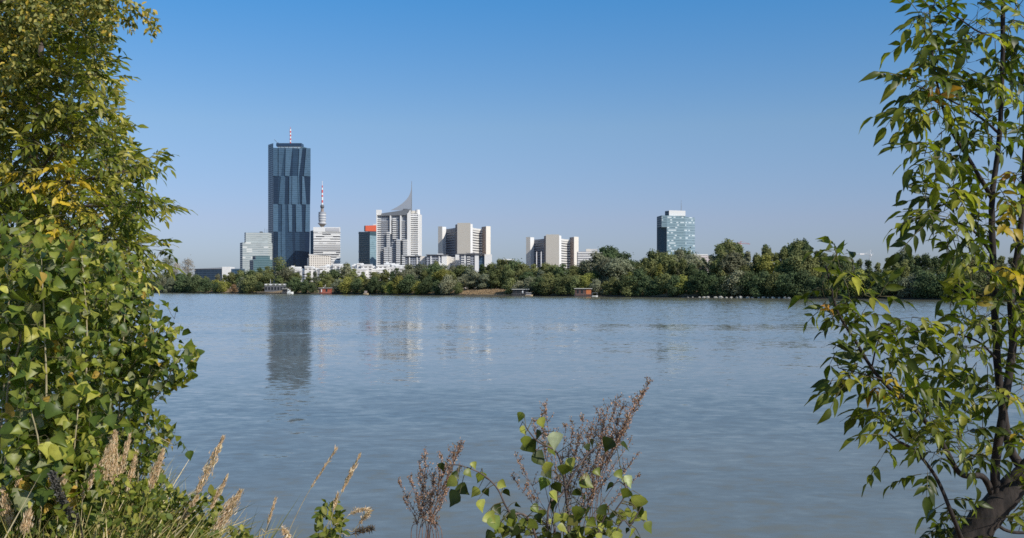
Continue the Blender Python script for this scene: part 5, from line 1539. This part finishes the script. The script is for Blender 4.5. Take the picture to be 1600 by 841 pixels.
def arch(pts, Y, label, ear=False, dark=False):
    bx = (pts[0][0] - 800) / F * Y; gz_ = near_z(bx, Y)
    root = plant('bent_grass', (bx, Y, gz_), label, 'grass stalk', 'bent dry grass stalks at the bottom edge')
    sk = Skeleton(); st = sk.add_limb([(bx, Y, gz_ - .03)] + [P(x, y, Y) for x, y in pts], .0024, .0012, 5, 8)
    sk.limb.build('stalk', STRAW, root, True)
    lv = Leaves(BLADE, .3, .15); lv.hw = [.05, .11, .06, 0]
    cf = TAN if not dark else pick([(.10, .07, .045), (.16, .12, .08)])
    for q, q2 in zip(st[-12:], st[-11:]):
        for k in range(16): lv.put(np.array(q) + rp.normal(size=3) * (.004 if ear else .002), unit(np.array(q2) - np.array(q) + rp.normal(size=3) * .006), rp.normal(size=3), rp.uniform(.01, .022) * (1.2 if ear else 1), cf())
    lv.build('ear', DRYSTUFF, root)


arch([(404, 850), (416, 832), (430, 827), (445, 830), (451, 842)], 4.1, 'arched tan ear curving over at the bottom edge left of the thin stalks', True)
arch([(515, 850), (535, 815), (556, 799), (578, 796)], 4.15, 'pale bent stalk arching right beside the small green herb')
arch([(535, 850), (552, 830), (568, 810), (581, 797)], 4.2, 'second pale stalk bending right just below the first bent one')
arch([(528, 856), (545, 838), (562, 830), (582, 825)], 4.1, 'dark brown drooping grass ear at the bottom below the pale bent stalks', True, True)
# dead dark flower stalk
root = plant('dead_flower_stalk', (P(128, 850, 4.4)[0], 4.4, near_z(-1.9, 4.4)), 'dark dead flower stalk slanting among the low leaves at the lower left', 'wild plant')
sk = Skeleton(); st = sk.add_limb([(P(135, 850, 4.4)[0], 4.4, 3.3), P(130, 845, 4.4), P(108, 800, 4.35), P(92, 770, 4.3), P(82, 742, 4.3)], .005, .004, 6, 10)
sk.limb.build('stalk', BARKD, root, True)
lv = Leaves(OVAL, .3, .2)
for q in st[14:]:
    for k in range(28): lv.put(np.array(q) + rp.normal(size=3) * .006, rp.normal(size=3) + UP * .4, rp.normal(size=3), rp.uniform(.010, .020), np.array((.085, .08, .07)) * rp.uniform(.5, 1.5))
lv.build('seed_pods', DRYSTUFF, root)
# ---------- ground layer of the near bank: blades and small herb leaves nobody could count
V_ = Leaves(BLADE, .2, .55); V_.hw = [.006, .009, .006, 0]
OL = pick([(.22, .21, .05), (.36, .30, .11), (.52, .42, .22), (.13, .14, .04), (.66, .54, .33)], [.28, .26, .18, .18, .10])
for i in range(13000):
    Y = rp.uniform(4.0, 7.4); px = rp.uniform(-140, 300 + 90 * (rp.uniform() < .25)); x = (px - 800) / F * Y
    if px > 260 and rp.uniform() < .55: continue
    z = near_z(x, Y)
    hgt = rp.uniform(.30, .62) * (1.15 if px < 200 else .85)
    lean = np.array((rp.normal() * .35 + .12, rp.normal() * .3, 1))
    V_.put((x, Y, z - .02), lean, unit(np.array((rp.normal(), -1, .2))), hgt * (1.2 if Y > 5.5 else 1), OL())
o = V_.build('undergrowth', DRYSTUFF, None); tag(o, 'tangle of olive and straw coloured grass under the left saplings', 'undergrowth', kind='stuff')
V_ = Leaves(OVAL, .15, .25)
for i in range(6500):
    Y = rp.uniform(4.3, 6.6); px = rp.uniform(-120, 270); x = (px - 800) / F * Y
    top = HOR + 285 + max(0, (px - 150)) * .28
    py = rp.uniform(top, 900); z = EYE + (HOR - py) / F * Y
    if z < near_z(x, Y) + .02: continue
    V_.put((x, Y, z), rp.normal(size=3) + np.array((0, 0, -.1)), unit(SUNV * .5 + UP * .5 + rp.normal(size=3) * .6), rp.uniform(.02, .05), GRN() * (1.25 if rp.uniform() < .3 else .9))
o = V_.build('ground_cover', HERBLEAF, None); tag(o, 'small green herb leaves filling the lower left bank', 'ground cover', kind='stuff')
V_ = Leaves(BLADE, .2, .4); V_.hw = [.02, .026, .016, 0]
for i in range(6000):
    Y = rp.uniform(1.6, 8.5); x = rp.uniform(-7, 7); z = near_z(x, Y)
    V_.put((x, Y, z - .02), np.array((rp.normal() * .4, rp.normal() * .4, 1)), unit(np.array((rp.normal(), -1, .2))), rp.uniform(.08, .2), OL())
o = V_.build('grass', DRYSTUFF, None); tag(o, 'short grass covering the near river bank', 'grass', kind='stuff')

# ---------- right: ash tree with dark leaning trunk
sk = Skeleton(); YR = 4.6
b = P(1455, 960, YR)
root = plant('ash_tree', (b[0], YR, near_z(b[0], YR)), 'leafy tree at the right edge with dark leaning trunk and arching branches', 'tree')
sk.add_limb([(b[0] - .05, YR, near_z(b[0], YR) - .1), P(1480, 890, YR), P(1528, 826, YR), P(1566, 780, YR), P(1600, 745, YR), P(1660, 690, YR)], .085, .05, 10)
sk.add_limb([P(1555, 790, YR), P(1556, 720, YR - .03), P(1568, 640, YR - .03), P(1582, 540, YR), P(1580, 460, YR), P(1592, 380, YR), P(1602, 260, YR), P(1604, 100, YR)], .024, .012)
sk.add_limb([P(1606, 740, YR), P(1580, 705, YR + .05), P(1567, 640, YR + .05), P(1558, 560, YR + .05), P(1552, 420, YR + .05), P(1550, 310, YR + .05), P(1560, 230, YR + .05), P(1566, 120, YR), P(1568, -60, YR)], .024, .009)
sk.add_limb([P(1552, 775, YR), P(1535, 745, YR - .05), P(1500, 740, YR - .1), P(1470, 690, YR - .2), P(1430, 640, YR - .3), P(1395, 612, YR - .3), P(1362, 575, YR - .35), P(1335, 530, YR - .35), P(1310, 490, YR - .4), P(1298, 445, YR - .4), P(1290, 415, YR - .4)], .016, .0035)
sk.add_limb([P(1505, 850, YR - .2), P(1486, 800, YR - .3), P(1462, 745, YR - .3), P(1430, 705, YR - .35), P(1402, 688, YR - .4), P(1385, 672, YR - .4)], .011, .004)
sk.add_limb([P(1550, 310, YR + .05), P(1515, 250, YR), P(1482, 195, YR - .05), P(1462, 120, YR - .1), P(1455, 60, YR - .1), P(1452, 10, YR - .1)], .011, .003)
sk.add_limb([P(1552, 400, YR + .05), P(1520, 360, YR), P(1485, 345, YR), P(1450, 340, YR - .05)], .007, .003)
sk.add_limb([P(1562, 210, YR), P(1540, 190, YR), P(1510, 170, YR), P(1470, 150, YR - .1), P(1420, 130, YR - .1)], .007, .003)
sk.add_limb([P(1556, 560, YR), P(1530, 535, YR), P(1490, 520, YR), P(1465, 515, YR)], .006, .003)
sk.add_limb([P(1362, 575, YR - .35), P(1370, 540, YR - .4), P(1382, 515, YR - .4), P(1400, 500, YR - .4)], .004, .002)
sk.add_limb([P(1430, 640, YR - .3), P(1390, 600, YR - .35), P(1350, 585, YR - .4), P(1310, 575, YR - .4)], .005, .002)
sk.add_limb([P(1480, 215, YR), P(1460, 235, YR), P(1440, 240, YR - .05)], .005, .002)
sk.add_limb([P(1540, 800, YR + .1), P(1575, 830, YR + .1), P(1640, 832, YR + .1)], .010, .006)
sk.add_limb([P(1566, 60, YR), P(1530, 50, YR), P(1500, 30, YR), P(1470, 10, YR)], .006, .002)
CL = [(1430, 14, 26, 9), (1455, 40, 34, 14), (1415, 28, 14, 5), (1430, 95, 34, 13), (1395, 125, 16, 5), (1405, 165, 26, 9), (1440, 150, 32, 14), (1475, 100, 34, 13), (1490, 150, 34, 12), (1515, 110, 30, 9), (1530, 50, 30, 8), (1505, 40, 22, 5), (1545, 10, 26, 6), (1430, 185, 22, 7), (1400, 172, 12, 4),
      (1470, 200, 26, 6), (1440, 236, 20, 6), (1425, 245, 10, 3), (1475, 246, 22, 6), (1505, 200, 30, 8), (1510, 245, 24, 6), (1540, 200, 30, 9), (1450, 300, 22, 7), (1432, 345, 22, 8), (1460, 330, 26, 9), (1490, 310, 26, 8), (1500, 345, 30, 10), (1470, 365, 22, 6), (1530, 340, 34, 10), (1540, 290, 26, 6),
      (1480, 290, 16, 4), (1500, 385, 26, 7), (1530, 420, 32, 10), (1505, 440, 20, 5),
      (1586, 30, 24, 10), (1590, 90, 26, 12), (1586, 150, 26, 11), (1590, 210, 24, 10), (1592, 280, 22, 9), (1590, 330, 24, 9), (1588, 390, 24, 10), (1592, 440, 24, 10), (1590, 500, 24, 10), (1592, 560, 24, 9), (1590, 620, 24, 9), (1592, 680, 22, 7), (1570, 480, 26, 8), (1550, 440, 20, 6), (1560, 60, 20, 6), (1560, 130, 20, 6), (1540, 480, 24, 8), (1520, 500, 24, 8), (1490, 490, 20, 6), (1470, 510, 20, 5), (1500, 540, 24, 6), (1530, 560, 26, 8), (1545, 600, 24, 6),
      (1292, 402, 20, 8), (1285, 425, 24, 9), (1268, 440, 18, 6), (1265, 480, 20, 7), (1290, 465, 26, 9), (1315, 440, 24, 8), (1345, 452, 20, 6), (1365, 458, 8, 3), (1320, 480, 24, 9), (1300, 500, 26, 8), (1330, 505, 24, 7), (1300, 545, 20, 6), (1285, 590, 22, 6), (1310, 590, 24, 7), (1340, 570, 26, 9), (1365, 550, 26, 9), (1380, 520, 24, 8), (1410, 505, 20, 6), (1425, 510, 10, 3), (1395, 540, 22, 7), (1410, 560, 24, 8), (1350, 600, 24, 8), (1380, 600, 28, 10), (1360, 640, 20, 7), (1390, 640, 26, 9), (1420, 610, 28, 10), (1445, 590, 22, 6), (1435, 645, 26, 9), (1375, 690, 20, 6), (1375, 712, 14, 3), (1420, 680, 22, 7), (1460, 660, 28, 10), (1490, 640, 28, 9), (1475, 690, 26, 9), (1510, 670, 26, 8), (1455, 720, 20, 6), (1440, 740, 14, 3), (1500, 710, 22, 6),
      (1480, 790, 22, 6), (1470, 815, 18, 5), (1505, 800, 20, 6), (1500, 830, 20, 5), (1560, 690, 20, 5), (1540, 720, 20, 5), (1572, 815, 22, 5), (1590, 790, 20, 5), (1530, 620, 24, 7), (1515, 600, 20, 5), (1460, 560, 16, 4), (1490, 585, 14, 3)]
tg = []
for x, y, r, n in CL:
    for k in range(max(2, int(n * (.66 if x < 1440 and y > 380 else .74) + rp.uniform()))):
        a = rp.uniform(0, 6.28); q = r * .8 * math.sqrt(rp.uniform())
        tg.append((x + (9 if x < 1440 else 4) + max(0, 1340 - x) * .17 + (14 if y < 260 and x < 1450 else 0) + q * math.cos(a), y + q * math.sin(a) * .9, YR + rp.uniform(-.45, .3) if x > 1440 else YR - .35 + rp.uniform(-.22, .22)))
for k in range(90): tg.append((rp.uniform(1600, 1760), rp.uniform(-60, 800), YR + rp.uniform(-.4, .5)))
paths = sk.grow([P(*t) for t in tg], .0026, .05, .03)
lv = Leaves(([0, .12, .3, .5, .72, .9, 1.0], [0.0, .11, .18, .185, .11, .035, 0.0]), .2, .32)
cg = pick([(.045, .062, .008), (.085, .105, .012), (.15, .165, .018), (.27, .26, .035)], [.32, .32, .24, .12])
cyel = pick([(.34, .24, .025), (.26, .20, .03), (.30, .15, .03)])
for pa in paths:
    e = pa[-1]; px = 800 + e[0] / e[1] * F; py = HOR - (e[2] - EYE) / e[1] * F
    f = cyel if (rp.uniform() < (.10 if px > 1540 else .025)) else cg
    compound(lv, pa, int(rp.choice([3, 5, 5, 7])) if px > 1320 and not (px < 1400 and py < 470 and py > 300) else 3, rp.uniform(.056, .092) * (1 if px > 1320 else .85), f, .55, sk.twig)
sk.limb.build('trunk', BARKD, root, True); sk.twig.build('branches', TWIGG, root, True); lv.build('crown', ASHLEAF, root)
